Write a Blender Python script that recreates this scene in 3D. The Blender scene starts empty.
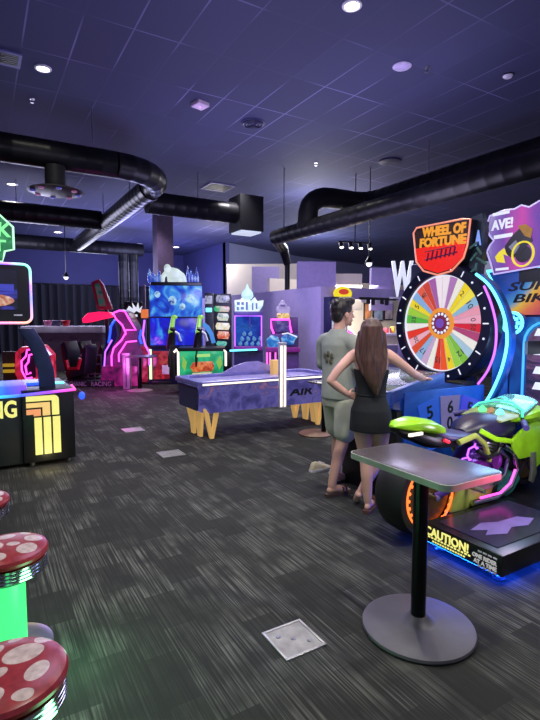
import bpy, bmesh, math, random
from mathutils import Vector, Matrix, Quaternion
random.seed(7)
R = math.radians
SC = bpy.context.scene
COL = SC.collection
# ------------------------------------------------------------------ camera
FPX, CAMH, HZ = 490.0, 1.6, 321.0
TH = math.atan2(290, 490); PITCH = math.atan2(360 - HZ, FPX)
FW = Vector((math.sin(TH), math.cos(TH), 0)); RT = Vector((math.cos(TH), -math.sin(TH), 0)); UPV = Vector((0, 0, 1))
CF = FW * math.cos(PITCH) - UPV * math.sin(PITCH); CU = FW * math.sin(PITCH) + UPV * math.cos(PITCH)
CO = Vector((0, 0, CAMH))
def ray(px, py): return CF + RT * ((px - 270) / FPX) - CU * ((py - 360) / FPX)
def G(px, py, z=0.0):
    r = ray(px, py); return CO + r * ((z - CAMH) / r.z)
def D(px, py, d):
    r = ray(px, py); return CO + r * (d / r.dot(FW))
def PX(px, py, x):
    r = ray(px, py); return CO + r * (x / r.x)
def PY(px, py, y):
    r = ray(px, py); return CO + r * (y / r.y)
cam_d = bpy.data.cameras.new('camera'); cam = bpy.data.objects.new('camera', cam_d); COL.objects.link(cam)
cam.location = CO; cam.rotation_euler = (math.pi / 2 - PITCH, 0, -TH)
cam_d.sensor_fit = 'VERTICAL'; cam_d.sensor_height = 36.0; cam_d.sensor_width = 27.0; cam_d.lens = FPX / 720 * 36.0
cam_d.clip_end = 200; cam_d.clip_start = 0.05
SC.camera = cam
SC.view_settings.view_transform = 'Standard'; SC.view_settings.look = 'None'
SC.view_settings.gamma = 1.0; SC.view_settings.exposure = 0.0; SC.view_settings.use_curve_mapping = False
try:
    SC.cycles.use_denoising = True
    SC.cycles.max_bounces = 6; SC.cycles.sample_clamp_indirect = 3.0
except Exception: pass

# ------------------------------------------------------------------ materials
def s2l(c):
    return tuple((x / 12.92 if x <= 0.04045 else ((x + 0.055) / 1.055) ** 2.4) for x in c)
def hx(h):
    h = h.lstrip('#'); return s2l(tuple(int(h[i:i + 2], 16) / 255 for i in (0, 2, 4)))
class NT:
    def __init__(s, name):
        s.m = bpy.data.materials.new(name); s.m.use_nodes = True; s.t = s.m.node_tree
        s.b = s.t.nodes['Principled BSDF']
    def n(s, ty, **k):
        nd = s.t.nodes.new(ty)
        for a, v in k.items():
            if a.startswith('i_'):
                key = a[2:]; key = int(key) if key.isdigit() else key
                nd.inputs[key].default_value = v
            else: setattr(nd, a, v)
        return nd
    def l(s, a, b): s.t.links.new(a, b)
    def math(s, op, a, b=None, c=None):
        nd = s.t.nodes.new('ShaderNodeMath'); nd.operation = op
        for i, v in enumerate((a, b, c)):
            if v is None: continue
            if isinstance(v, (int, float)): nd.inputs[i].default_value = v
            else: s.l(v, nd.inputs[i])
        return nd.outputs[0]
    def ramp(s, fac, stops, interp='LINEAR'):
        nd = s.t.nodes.new('ShaderNodeValToRGB'); cr = nd.color_ramp; cr.interpolation = interp
        while len(cr.elements) < len(stops): cr.elements.new(0.5)
        for e, (p, c) in zip(cr.elements, stops):
            e.position = p; e.color = (*c, 1)
        s.l(fac, nd.inputs[0]); return nd.outputs[0]
    def mix(s, fac, a, b, bt='MIX'):
        nd = s.t.nodes.new('ShaderNodeMix'); nd.data_type = 'RGBA'; nd.blend_type = bt
        for i, v in ((0, fac), (6, a), (7, b)):
            if isinstance(v, (int, float)): nd.inputs[i].default_value = v
            elif isinstance(v, tuple): nd.inputs[i].default_value = (*v, 1) if len(v) == 3 else v
            else: s.l(v, nd.inputs[i])
        return nd.outputs[2]
    def obj(s): return s.t.nodes.new('ShaderNodeTexCoord').outputs['Object']
    def geo(s): return s.t.nodes.new('ShaderNodeNewGeometry').outputs['Position']
MATS = {}
def mat(name, col, rough=0.5, metal=0.0, var=0.18, scale=9.0, bump=0.0, spec=0.5, coat=0.0):
    if name in MATS: return MATS[name]
    c = hx(col) if isinstance(col, str) else col
    t = NT(name); b = t.b
    no = t.n('ShaderNodeTexNoise', i_Scale=scale, i_Detail=3.0); t.l(t.obj(), no.inputs['Vector'])
    lo = tuple(x * (1 - var) for x in c); hi = tuple(min(1, x * (1 + var)) for x in c)
    t.l(t.ramp(no.outputs[0], [(0.3, lo), (0.7, hi)]), b.inputs['Base Color'])
    b.inputs['Roughness'].default_value = rough; b.inputs['Metallic'].default_value = metal
    b.inputs['Specular IOR Level'].default_value = spec
    b.inputs['Coat Weight'].default_value = coat
    if bump:
        bp = t.n('ShaderNodeBump', i_Strength=bump, i_Distance=0.01); t.l(no.outputs[0], bp.inputs['Height']); t.l(bp.outputs[0], b.inputs['Normal'])
    MATS[name] = t.m; return t.m
def glow(name, col, strength=1.0, var=0.08, scale=20.0, base=0.15):
    if name in MATS: return MATS[name]
    c = hx(col) if isinstance(col, str) else col
    t = NT(name); b = t.b
    no = t.n('ShaderNodeTexNoise', i_Scale=scale, i_Detail=1.0); t.l(t.obj(), no.inputs['Vector'])
    lo = tuple(x * (1 - var) for x in c)
    t.l(t.ramp(no.outputs[0], [(0.3, lo), (0.7, c)]), b.inputs['Emission Color'])
    b.inputs['Emission Strength'].default_value = strength
    b.inputs['Base Color'].default_value = (*[x * base for x in c], 1); b.inputs['Roughness'].default_value = 0.4
    MATS[name] = t.m; return t.m
def art(name, stops, scale=4.0, strength=0.9, dist=1.5, detail=3.0, stretch=(1, 1, 1), rough=0.15, voro=False):
    """a lit printed panel or a screen picture"""
    if name in MATS: return MATS[name]
    t = NT(name); b = t.b
    mp = t.n('ShaderNodeMapping'); mp.inputs['Scale'].default_value = stretch; t.l(t.obj(), mp.inputs[0])
    no = t.n('ShaderNodeTexNoise', i_Scale=scale, i_Detail=detail, i_Distortion=dist); t.l(mp.outputs[0], no.inputs['Vector'])
    cs = t.ramp(no.outputs[0], [(p, hx(c)) for p, c in stops])
    if voro:
        v = t.n('ShaderNodeTexVoronoi', i_Scale=scale * 2.2); t.l(mp.outputs[0], v.inputs['Vector'])
        k = t.ramp(v.outputs['Distance'], [(0.0, (1.4, 1.4, 1.4)), (0.6, (0.35, 0.35, 0.35))])
        cs = t.mix(1.0, cs, k, 'MULTIPLY')
    t.l(cs, b.inputs['Emission Color']); b.inputs['Emission Strength'].default_value = strength
    b.inputs['Base Color'].default_value = (0.02, 0.02, 0.03, 1); b.inputs['Roughness'].default_value = rough
    MATS[name] = t.m; return t.m

# ------------------------------------------------------------------ mesh builder
class MB:
    def __init__(s): s.bm = bmesh.new(); s.mi = 0
    def face(s, vs):
        try:
            f = s.bm.faces.new(vs); f.material_index = s.mi; return f
        except ValueError: return None
    def box(s, x0, x1, y0, y1, z0, z1, M=None, taper=None):
        if x0 > x1: x0, x1 = x1, x0
        if y0 > y1: y0, y1 = y1, y0
        if z0 > z1: z0, z1 = z1, z0
        P = []
        for z in (z0, z1):
            for x, y in ((x0, y0), (x1, y0), (x1, y1), (x0, y1)):
                if taper and z == z1:
                    cx, cy = (x0 + x1) / 2, (y0 + y1) / 2; x = cx + (x - cx) * taper[0]; y = cy + (y - cy) * taper[1]
                P.append(Vector((x, y, z)))
        if M is not None: P = [M @ p for p in P]
        v = [s.bm.verts.new(p) for p in P]
        for q in ((3, 2, 1, 0), (4, 5, 6, 7), (0, 1, 5, 4), (1, 2, 6, 5), (2, 3, 7, 6), (3, 0, 4, 7)): s.face([v[i] for i in q])
        return s
    def loft(s, rings, closed=False, caps=True):
        vr = [[s.bm.verts.new(p) for p in r] for r in rings]; n = len(vr[0]); m = len(vr)
        for i in range(m if closed else m - 1):
            a, b = vr[i], vr[(i + 1) % m]
            for j in range(n): s.face([a[j], a[(j + 1) % n], b[(j + 1) % n], b[j]])
        if caps and not closed: s.face(list(reversed(vr[0]))); s.face(vr[-1])
        return s
    def tube(s, pts, r, n=8, closed=False, flat=1.0, caps=True, up=None):
        pts = [Vector(p) for p in pts]; m = len(pts); rings = []
        rr = r if isinstance(r, (list, tuple)) else [r] * m
        tang = []
        for i in range(m):
            a = pts[(i - 1) % m] if (closed or i > 0) else pts[i]; b = pts[(i + 1) % m] if (closed or i < m - 1) else pts[i]
            tang.append((b - a).normalized())
        t0 = tang[0]
        u = Vector(up) if up is not None else (Vector((0, 0, 1)) if abs(t0.z) < 0.9 else Vector((1, 0, 0)))
        u = (u - t0 * u.dot(t0)).normalized()
        for i in range(m):
            t = tang[i]; u = (u - t * u.dot(t))
            u = u.normalized() if u.length > 1e-6 else t.orthogonal().normalized()
            w = t.cross(u)
            rings.append([pts[i] + (u * math.cos(2 * math.pi * k / n) + w * math.sin(2 * math.pi * k / n) * flat) * rr[i] for k in range(n)])
        return s.loft(rings, closed, caps)
    def cyl(s, p0, p1, r, r2=None, n=20): return s.tube([p0, p1], [r, r if r2 is None else r2], n)
    def lathe(s, prof, c=(0, 0, 0), n=32, M=None, sx=1.0, sy=1.0, caps=True):
        rings = []
        for rr, z in prof:
            ring = [Vector((rr * math.cos(2 * math.pi * k / n) * sx, rr * math.sin(2 * math.pi * k / n) * sy, z)) for k in range(n)]
            rings.append([(M @ p if M is not None else p) + Vector(c) for p in ring])
        return s.loft(rings, False, caps)
    def prism(s, pts, d0, d1, plane='XZ', M=None):
        def mk(a, b, d):
            p = {'XZ': Vector((a, d, b)), 'XY': Vector((a, b, d)), 'YZ': Vector((d, a, b))}[plane]
            return M @ p if M is not None else p
        A = [s.bm.verts.new(mk(a, b, d0)) for a, b in pts]; B = [s.bm.verts.new(mk(a, b, d1)) for a, b in pts]
        n = len(pts)
        s.face(list(reversed(A))); s.face(B)
        for i in range(n): s.face([A[i], A[(i + 1) % n], B[(i + 1) % n], B[i]])
        return s
    def ell(s, c, r, M=None, nu=16, nv=10):
        if not isinstance(r, (list, tuple)): r = (r, r, r)
        prof = [(math.sin(math.pi * i / nv), -math.cos(math.pi * i / nv)) for i in range(nv + 1)]
        rings = []
        for rr, z in prof:
            rr = max(rr, 0.004)
            ring = [Vector((rr * math.cos(2 * math.pi * k / nu) * r[0], rr * math.sin(2 * math.pi * k / nu) * r[1], z * r[2])) for k in range(nu)]
            rings.append([(M @ p if M is not None else p) + Vector(c) for p in ring])
        return s.loft(rings)
    def mesh(s, name, bevel=0.0, smooth=True, ang=35):
        bm = s.bm
        bmesh.ops.recalc_face_normals(bm, faces=bm.faces[:])
        if bevel:
            ed = [e for e in bm.edges if len(e.link_faces) == 2 and e.calc_face_angle(0) > R(40)]
            bmesh.ops.bevel(bm, geom=ed, offset=bevel, segments=2, profile=0.6, affect='EDGES', clamp_overlap=True)
        me = bpy.data.meshes.new(name); bm.to_mesh(me); bm.free()
        if smooth:
            for p in me.polygons: p.use_smooth = True
            me.set_sharp_from_angle(angle=R(ang))
        return me
def link(name, me, mats, parent=None):
    o = bpy.data.objects.new(name, me); COL.objects.link(o)
    for m in (mats if isinstance(mats, (list, tuple)) else [mats]): me.materials.append(m)
    if parent is not None: o.parent = parent
    return o
def thing(name, label, cat, loc=(0, 0, 0), rz=0.0, group=None):
    o = bpy.data.objects.new(name, None); COL.objects.link(o); o.empty_display_size = 0.1
    o.location = loc; o.rotation_euler = (0, 0, rz); o['label'] = label; o['category'] = cat
    if group: o['group'] = group
    return o
def part(name, mb, m, parent, bevel=0.0, smooth=True, label=None, ang=35):
    o = link(name, mb.mesh(name, bevel, smooth, ang), m, parent)
    if label: o['label'] = label
    return o
def solo(name, mb, m, label, cat, loc=(0, 0, 0), rz=0.0, group=None, bevel=0.0, smooth=True):
    o = link(name, mb.mesh(name, bevel, smooth), m)
    o.location = loc; o.rotation_euler = (0, 0, rz); o['label'] = label; o['category'] = cat
    if group: o['group'] = group
    return o
def struct(name, mb, m, bevel=0.0, smooth=False):
    o = link(name, mb.mesh(name, bevel, smooth), m); o['kind'] = 'structure'; return o
def dup(root, loc, rz=None, label=None):
    r = root.copy(); COL.objects.link(r); r.location = loc
    if rz is not None: r.rotation_euler = (0, 0, rz)
    if label: r['label'] = label
    for ch in list(root.children):
        c = ch.copy(); COL.objects.link(c); c.parent = r
        for g in list(ch.children):
            d = g.copy(); COL.objects.link(d); d.parent = c
    return r
def text(body, width, m, parent, loc, name='lettering', height=None, ext=0.004, shear=0.0, M=None, spacing=1.0, bold=0.0):
    """letters facing local -Y (or turned by M), width in metres, centred on loc"""
    cu = bpy.data.curves.new(name, 'FONT'); cu.body = body; cu.extrude = 0.02; cu.shear = shear; cu.align_x = 'CENTER'
    cu.space_character = spacing; cu.offset = bold; cu.resolution_u = 3; cu.space_line = 0.85
    o = bpy.data.objects.new('tmp', cu); COL.objects.link(o)
    bpy.context.view_layer.update()
    me = bpy.data.meshes.new_from_object(o.evaluated_get(bpy.context.evaluated_depsgraph_get()))
    bpy.data.objects.remove(o); bpy.data.curves.remove(cu)
    xs = [v.co.x for v in me.vertices]; ys = [v.co.y for v in me.vertices]
    cx, cy = (min(xs) + max(xs)) / 2, (min(ys) + max(ys)) / 2
    k = width / max(1e-6, max(xs) - min(xs)); ky = (height / max(1e-6, max(ys) - min(ys))) if height else k
    MM = (Matrix.Translation(Vector(loc)) @ (M if M is not None else Matrix.Rotation(R(90), 4, 'X')) @
          Matrix.Diagonal((k, ky, ext / 0.02, 1)) @ Matrix.Translation((-cx, -cy, 0)))
    me.transform(MM); me.materials.clear(); me.name = name
    return link(name, me, m, parent)
def rrect(x0, x1, z0, z1, r, n=5):
    P = []
    for cx, cz, a0 in ((x1 - r, z1 - r, 0), (x0 + r, z1 - r, 90), (x0 + r, z0 + r, 180), (x1 - r, z0 + r, 270)):
        for i in range(n + 1):
            a = R(a0 + 90 * i / n); P.append((cx + r * math.cos(a), cz + r * math.sin(a)))
    return P
def arc(c, r, a0, a1, n, plane='XZ', d=0.0):
    out = []
    for i in range(n + 1):
        a = R(a0 + (a1 - a0) * i / n); p, q = c[0] + r * math.cos(a), c[1] + r * math.sin(a)
        out.append({'XZ': (p, d, q), 'XY': (p, q, d), 'YZ': (d, p, q)}[plane])
    return out

# shared materials
BLK = mat('black_plastic', '#17171b', 0.35); BLKM = mat('black_satin_metal', '#141418', 0.3, 0.6)
DUCTM = None
CHROME = mat('chrome_metal', '#c8c8d0', 0.12, 1.0); STEEL = mat('brushed_steel', '#9a98a4', 0.3, 0.9)
WHITEP = mat('white_plastic', '#d8d5de', 0.45); PURP = mat('purple_paint', '#a294c8', 0.7, var=.06, bump=0.03)
RUBBER = mat('black_rubber', '#141416', 0.55, bump=0.05)
NW = glow('white_led', '#fff0d8', 1.7); NPINK = glow('pink_neon', '#ff48d4', 3.2); NPURP = glow('violet_neon', '#b45cff', 2.2)
NRED = glow('red_neon', '#ff2038', 1.8); NCY = glow('cyan_neon', '#66e4ff', 2.4); NBLUE = glow('blue_neon', '#2a52ff', 2.0)
NGRN = glow('green_neon', '#58ff8a', 2.0); NYEL = glow('yellow_lit_panel', '#f4ee86', 1.05); NORG = glow('orange_neon', '#ff6a2a', 2.6)
LITW = glow('lit_white_letter', '#e9ecff', 0.95)
# ================================================================== SETTING
CZ = 5.4
def carpet():
    t = NT('carpet'); b = t.b
    sp = t.n('ShaderNodeSeparateXYZ'); t.l(t.geo(), sp.inputs[0]); x, y = sp.outputs[0], sp.outputs[1]
    col = t.math('FLOOR', t.math('DIVIDE', x, 0.19))
    wn0 = t.n('ShaderNodeTexWhiteNoise', noise_dimensions='1D'); t.l(col, wn0.inputs['W'])
    yy = t.math('ADD', t.math('DIVIDE', y, 0.34), t.math('MULTIPLY', wn0.outputs[0], 7.0))
    row = t.math('FLOOR', yy)
    cb = t.n('ShaderNodeCombineXYZ'); t.l(col, cb.inputs[0]); t.l(row, cb.inputs[1])
    wn = t.n('ShaderNodeTexWhiteNoise', noise_dimensions='2D'); t.l(cb.outputs[0], wn.inputs['Vector'])
    block = t.ramp(wn.outputs[0], [(0.0, (0.06,) * 3), (0.3, (0.25,) * 3), (0.55, (0.75,) * 3), (1.0, (1.0,) * 3)])
    mp = t.n('ShaderNodeMapping'); mp.inputs['Scale'].default_value = (105, 1.7, 1); t.l(t.geo(), mp.inputs[0])
    n1 = t.n('ShaderNodeTexNoise', i_Scale=1.0, i_Detail=2.0); t.l(mp.outputs[0], n1.inputs['Vector'])
    st = t.ramp(n1.outputs[0], [(0.42, (0,) * 3), (0.64, (1,) * 3)])
    mp2 = t.n('ShaderNodeMapping'); mp2.inputs['Scale'].default_value = (7, 4.5, 1); t.l(t.geo(), mp2.inputs[0])
    n2 = t.n('ShaderNodeTexNoise', i_Scale=1.0, i_Detail=2.0); t.l(mp2.outputs[0], n2.inputs['Vector'])
    cl = t.ramp(n2.outputs[0], [(0.35, (0.15,) * 3), (0.62, (1,) * 3)])
    f = t.math('MULTIPLY', t.math('MULTIPLY', st, block), cl)
    c = t.mix(f, (0.024, 0.0245, 0.024), (0.132, 0.134, 0.122))
    t.l(c, b.inputs['Base Color']); b.inputs['Roughness'].default_value = 0.95; b.inputs['Specular IOR Level'].default_value = 0.15
    n3 = t.n('ShaderNodeTexNoise', i_Scale=350.0, i_Detail=1.0); t.l(t.geo(), n3.inputs['Vector'])
    bp = t.n('ShaderNodeBump', i_Strength=0.35, i_Distance=0.004); t.l(n3.outputs[0], bp.inputs['Height']); t.l(bp.outputs[0], b.inputs['Normal'])
    return t.m
def ceilmat():
    t = NT('ceiling_tiles'); b = t.b
    sp = t.n('ShaderNodeSeparateXYZ'); t.l(t.geo(), sp.inputs[0])
    def edge(v, off, per, w):
        q = t.math('DIVIDE', t.math('SUBTRACT', v, off), per); fr = t.math('FRACT', q)
        d = t.math('MULTIPLY', t.math('MINIMUM', fr, t.math('SUBTRACT', 1.0, fr)), per)
        return t.math('LESS_THAN', d, w), t.math('FLOOR', q)
    ex, cx = edge(sp.outputs[0], 4.38, 0.62, 0.011); ey, cy = edge(sp.outputs[1], 5.47, 1.22, 0.011)
    line = t.math('MAXIMUM', ex, ey)
    mp = t.n('ShaderNodeMapping'); mp.inputs['Scale'].default_value = (0.55, 0.5, 1); t.l(t.geo(), mp.inputs[0])
    n = t.n('ShaderNodeTexNoise', i_Scale=1.0, i_Detail=1.0); t.l(mp.outputs[0], n.inputs['Vector'])
    vis = t.ramp(n.outputs[0], [(0.47, (0.05,) * 3), (0.62, (0.8,) * 3)])  # paints grid lines lighter in patches, as if light caught them there
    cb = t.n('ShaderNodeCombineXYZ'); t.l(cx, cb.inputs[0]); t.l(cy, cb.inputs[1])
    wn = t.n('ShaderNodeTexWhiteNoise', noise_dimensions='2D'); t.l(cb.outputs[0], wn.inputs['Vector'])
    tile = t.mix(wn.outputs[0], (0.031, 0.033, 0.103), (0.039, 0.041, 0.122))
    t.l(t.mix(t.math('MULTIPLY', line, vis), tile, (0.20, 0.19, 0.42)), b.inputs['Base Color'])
    b.inputs['Roughness'].default_value = 0.8; return t.m
CARPET = carpet(); CEILM = ceilmat()
WALLB = mat('indigo_wall_paint', '#37386c', 0.8, var=0.06, scale=1.5); WALLG = mat('grey_blue_wall_paint', '#6a6c90', 0.8, var=0.06, scale=1.5)
CREAM = mat('cream_wall_paint', '#d9d0bd', 0.8, var=0.05, scale=2)
struct('floor', MB().box(-6, 28, -3.5, 30, -0.12, 0), CARPET)
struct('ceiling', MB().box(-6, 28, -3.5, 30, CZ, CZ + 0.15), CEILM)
struct('wall_back', MB().box(-6, 10.4, 27.5, 27.7, 0, CZ), WALLB)
struct('wall_left', MB().box(-5.2, -5.0, -3.5, 27.5, 0, CZ), WALLB)
struct('wall_back_step', MB().box(10.4, 10.6, 21.8, 27.7, 0, CZ), WALLB)
mb = MB(); mb.prism([(10.4, 21.8), (16.5, 24.4), (27.8, 26.6), (27.8, 26.9), (16.4, 24.7), (10.4, 22.1)], 0, CZ, 'XY')
struct('wall_back_right', mb, WALLG)
# purple shop enclosure (half height walls with a wide lit opening)
EX, EY, EH = 7.18, 9.7, 2.44
struct('wall_shop_side', MB().box(EX, EX + 0.16, EY + 0.161, 18.0, 0, EH), PURP)
mb = MB()
xa, xb, xc = EX, PY(334, 300, EY).x, 13.0
zt = 2.16
mb.box(xa, xb, EY, EY + 0.16, 0, EH); mb.box(xb, xc, EY, EY + 0.16, zt, EH); mb.box(xb, xc, EY, EY + 0.16, 0, 0.95)
struct('wall_shop_front', mb, PURP)
struct('wall_shop_inner', MB().box(EX + 0.5, 14.5, 13.0, 13.15, 0, 2.9), CREAM)
# soffit panels standing above the shop
for i, (px0, px1, py0, py1, d, m) in enumerate(((297, 335, 262, 290, 13.6, PURP), (335, 361, 274, 290, 13.9, CREAM), (370, 392, 268, 294, 14.0, PURP), (252, 279, 267, 296, 17.5, PURP))):
    c = D((px0 + px1) / 2, 300, d); w = (px1 - px0) * d / FPX; z1 = D(300, py0, d).z
    o = struct('trim_%d' % (i + 1), MB().box(-w / 2, w / 2, -0.1, 0.1, 0 if i == 3 else 1.9, z1), m); o.location = (c.x, c.y, 0); o.rotation_euler.z = -TH + 0.06
# pale lit wall seen through the gap high on the back wall
c = D(264, 280, 21.0); w = 74 * 21 / FPX
o = struct('trim_5', MB().box(-w / 2, w / 2, -0.05, 0.05, 1.9, D(264, 264, 21).z), CREAM); o.location = (c.x, c.y, 0); o.rotation_euler.z = -TH - 0.08
# dark pillar behind the gorilla game
c = D(163, 250, 17.5)
struct('pillar', MB().box(c.x - .28, c.x + .28, c.y - .28, c.y + .28, 0, CZ), mat('dark_plum_paint', '#3a2848', 0.7))
# curtain along the back wall
t = NT('curtain_cloth'); t.b.inputs['Roughness'].default_value = 0.9
wv = t.n('ShaderNodeTexWave', i_Scale=0.7, i_Distortion=1.5); t.l(t.obj(), wv.inputs['Vector'])
t.l(t.ramp(wv.outputs[0], [(0, (0.012, 0.012, 0.022)), (1, (0.022, 0.022, 0.036))]), t.b.inputs['Base Color']); CURT = t.m
mb = MB(); n = 220; top = [[], []]
for j, z in enumerate((0.03, 3.45)):
    pass
rings = []
for i in range(n + 1):
    x = -3.5 + 13.7 * i / n; y = 27.15 + 0.13 * math.sin(i * 1.05) + 0.04 * math.sin(i * 0.37)
    rings.append([Vector((x, y, 0.02)), Vector((x, y + 0.03, 0.02)), Vector((x, y + 0.03, 3.45)), Vector((x, y, 3.45))])
mb.loft(rings)
mb2 = MB(); mb2.cyl((-3.6, 27.22, 3.47), (10.3, 27.22, 3.47), 0.035)
cr = thing('curtain', 'long dark pleated curtain hanging across the far wall behind the racing games', 'curtain', (0, 0, 0))
part('drape', mb, CURT, cr, ang=80); part('curtain_rail', mb2, BLKM, cr)

# floor outlet plates
PLM = mat('worn_grey_metal_plate', '#8f8c88', 0.45, 0.2, var=0.25, scale=14); PLF = mat('plate_rim_metal', '#a8a6a4', 0.35, 0.6)
def plate(x0, x1, y0, y1, label):
    t = thing('floor_outlet_cover', label, 'floor plate', ((x0 + x1) / 2, (y0 + y1) / 2, 0), 0, 'floor outlet covers')
    w, h = (x1 - x0) / 2, (y1 - y0) / 2
    part('cover', MB().box(-w + .014, w - .014, -h + .014, h - .014, 0, 0.006), PLM, t)
    mb = MB()
    for a in ((-w, w, -h, -h + .013), (-w, w, h - .013, h), (-w, -w + .013, -h + .013, h - .013), (w - .013, w, -h + .013, h - .013)): mb.box(*a, 0, 0.009)
    part('rim', mb, PLF, t, 0.002)
    mb = MB()
    for q in ((-.06, .05), (.06, -.05), (0, 0)): mb.lathe([(.012, .0061), (.012, .0085), (.001, .0088)], (q[0], q[1], 0), 10)
    part('screw', mb, STEEL, t)
plate(1.18, 1.415, 1.84, 2.08, 'largest square metal floor plate in the carpet, beside the round table base')
p = G(171, 454); plate(p.x - .14, p.x + .14, p.y - .14, p.y + .14, 'square metal floor plate in the carpet nearer the air hockey table')
p = G(133, 430); plate(p.x - .14, p.x + .14, p.y - .14, p.y + .14, 'small distant floor plate in the carpet, farthest from the pedestal table')

# ------------------------------------------------------------------ ceiling fixtures
LENS = glow('lamp_lens', '#fffdf2', 9.0); TRIMW = mat('fixture_white', '#d9d2e6', 0.4)
def downlight(px, py, r, label, on=True):
    p = G(px, py, CZ); t = thing('ceiling_light', label, 'ceiling light', (p.x, p.y, CZ), 0, 'recessed ceiling lights')
    part('trim_ring', MB().lathe([(r * .72, -.004), (r * .78, -.022), (r, -.016), (r * 1.02, 0.0)], n=24, caps=False), TRIMW, t)
    part('lens', MB().lathe([(0.004, -.012), (r * .5, -.013), (r * .74, -.006), (r * .74, 0)], n=24), LENS, t)
    return p
DL = [downlight(43, 68, .12, 'bright recessed downlight in the upper left of the dark ceiling'),
      downlight(352, 5, .12, 'bright recessed downlight at the top of the picture above the wheel'),
      downlight(12, 184, .15, 'small lit downlight above the long left duct branch'),
      downlight(58, 232, .19, 'small lit downlight just left of the duct corner fixture'),
      downlight(139, 244, .19, 'small lit downlight over the twin vertical pipes'),
      downlight(176, 247, .19, 'small lit downlight above the gorilla topper'),
      downlight(15, 208, .17, 'small flat lit downlight near the green neon sign')]
def disc(name, px, py, prof, m, label, cat, extra=None):
    p = G(px, py, CZ); t = thing(name, label, cat, (p.x, p.y, CZ + .004))
    part('housing', MB().lathe(prof, n=28), m, t)
    if extra: extra(t)
GRILLE = mat('dark_grille', '#25244a', 0.5)
disc('ceiling_speaker', 402, 66, [(.13, 0), (.14, -.012), (.125, -.022), (.003, -.026)], mat('lilac_white_cover', '#c4b4e2', 0.5), 'round pale speaker disc on the ceiling beside the sprinkler', 'speaker',
     lambda t: part('seam_ring', MB().tube(arc((0, 0), .118, 0, 360, 28, 'XY', -.0235)[:-1], .004, 5, True), TRIMW, t))
def ringvent(t):
    for r in (.07, .13, .19): part('louver_ring', MB().tube(arc((0, 0), r, 0, 360, 30, 'XY', -.03)[:-1], .012, 6, True), GRILLE, t)
disc('air_diffuser', 253, 123, [(.24, 0), (.24, -.015), (.2, -.02), (.003, -.02)], mat('navy_metal', '#2e2c5e', 0.5), 'round ringed air diffuser on the ceiling right of the white box', 'vent', ringvent)
disc('air_diffuser', 390, 161, [(.26, 0), (.26, -.03), (.2, -.04), (.003, -.04)], GRILLE, 'round dark air diffuser above the right duct', 'vent', ringvent)
disc('smoke_detector', 508, 75, [(.07, 0), (.075, -.02), (.055, -.045), (.003, -.05)], TRIMW, 'small white domed smoke detector at upper right of the ceiling', 'smoke detector',
     lambda t: part('base_ring', MB().lathe([(.085, 0), (.085, -.014), (.07, -.015)], n=24, caps=False), BLK, t))
def spr(px, py, label):
    p = G(px, py, CZ); t = thing('sprinkler', label, 'sprinkler', (p.x, p.y, CZ + .004), 0, 'ceiling sprinklers')
    part('escutcheon', MB().lathe([(.045, 0), (.04, -.012), (.012, -.014)], n=16), STEEL, t)
    part('head', MB().cyl((0, 0, -.014), (0, 0, -.06), .01).lathe([(.03, -.062), (.03, -.068)], n=12), STEEL, t)
spr(427, 68, 'tiny sprinkler head beside the round ceiling speaker'); spr(32, 99, 'tiny sprinkler head below the upper left downlight'); spr(316, 163, 'tiny sprinkler head above the duct elbow')
p = G(200, 103, CZ); t = thing('access_point', 'square white box mounted on the ceiling above the left duct', 'ceiling box', (p.x, p.y, CZ + .004), 0.25)
part('body', MB().box(-.12, .12, -.12, .12, -.07, 0), mat('pinkish_white_plastic', '#e6c9ea', 0.5), t, 0.015)
part('indicator_lamp', MB().lathe([(.02, -.07), (.018, -.076), (.002, -.078)], n=12), glow('tiny_pink_lamp', '#ffc8ff', 1.2), t)
def sqvent(px, py, s, label):
    p = G(px, py, CZ); t = thing('ceiling_vent', label, 'vent', (p.x, p.y, CZ), 0, 'square ceiling vents')
    mb = MB()
    for a in ((-s, s, -s, -s + .04), (-s, s, s - .04, s), (-s, -s + .04, -s + .04, s - .04), (s - .04, s, -s + .04, s - .04)): mb.box(*a, -.025, 0)
    part('frame', mb, mat('vent_lilac', '#6a66a0', 0.5), t)
    mb = MB()
    for k in range(6):
        q = -s + .06 + k * (2 * s - .12) / 5.5; mb.box(-s + .04, s - .04, q, q + .03, -.022, -.006)
    part('louver', mb, BLK, t)
sqvent(218, 187, .38, 'square black ceiling vent above the end of the branch duct'); sqvent(4, 57, .22, 'black square ceiling vent at the far upper left edge')

# ------------------------------------------------------------------ ducts
t = NT('black_spiral_duct'); b = t.b
b.inputs['Base Color'].default_value = (0.012, 0.012, 0.014, 1); b.inputs['Metallic'].default_value = 0.0; b.inputs['Roughness'].default_value = 0.36; b.inputs['Specular IOR Level'].default_value = 0.13
no = t.n('ShaderNodeTexNoise', i_Scale=3.0); t.l(t.obj(), no.inputs['Vector'])
t.l(t.ramp(no.outputs[0], [(0.3, (0.004, 0.004, 0.005)), (0.7, (0.009, 0.009, 0.011))]), b.inputs['Base Color'])
DUCTM = t.m
def ribbed(pts, r, n=20, pitch=0.28):
    """round duct with a raised seam bead at a regular pitch"""
    P = [Vector(p) for p in pts]; out = []; rad = []
    for a, b in zip(P[:-1], P[1:]):
        L = (b - a).length; k = max(1, int(L / pitch))
        for i in range(k):
            q = a.lerp(b, i / k); dd = (b - a).normalized()
            out += [q, q + dd * .02, q + dd * .035]; rad += [r, r * 1.014, r]
    out.append(P[-1]); rad.append(r)
    return MB().tube(out, rad, n)
def bend(c, r, a0, a1, n, z): return [(c[0] + r * math.cos(R(a0 + (a1 - a0) * i / n)), c[1] + r * math.sin(R(a0 + (a1 - a0) * i / n)), z) for i in range(n + 1)]
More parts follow.
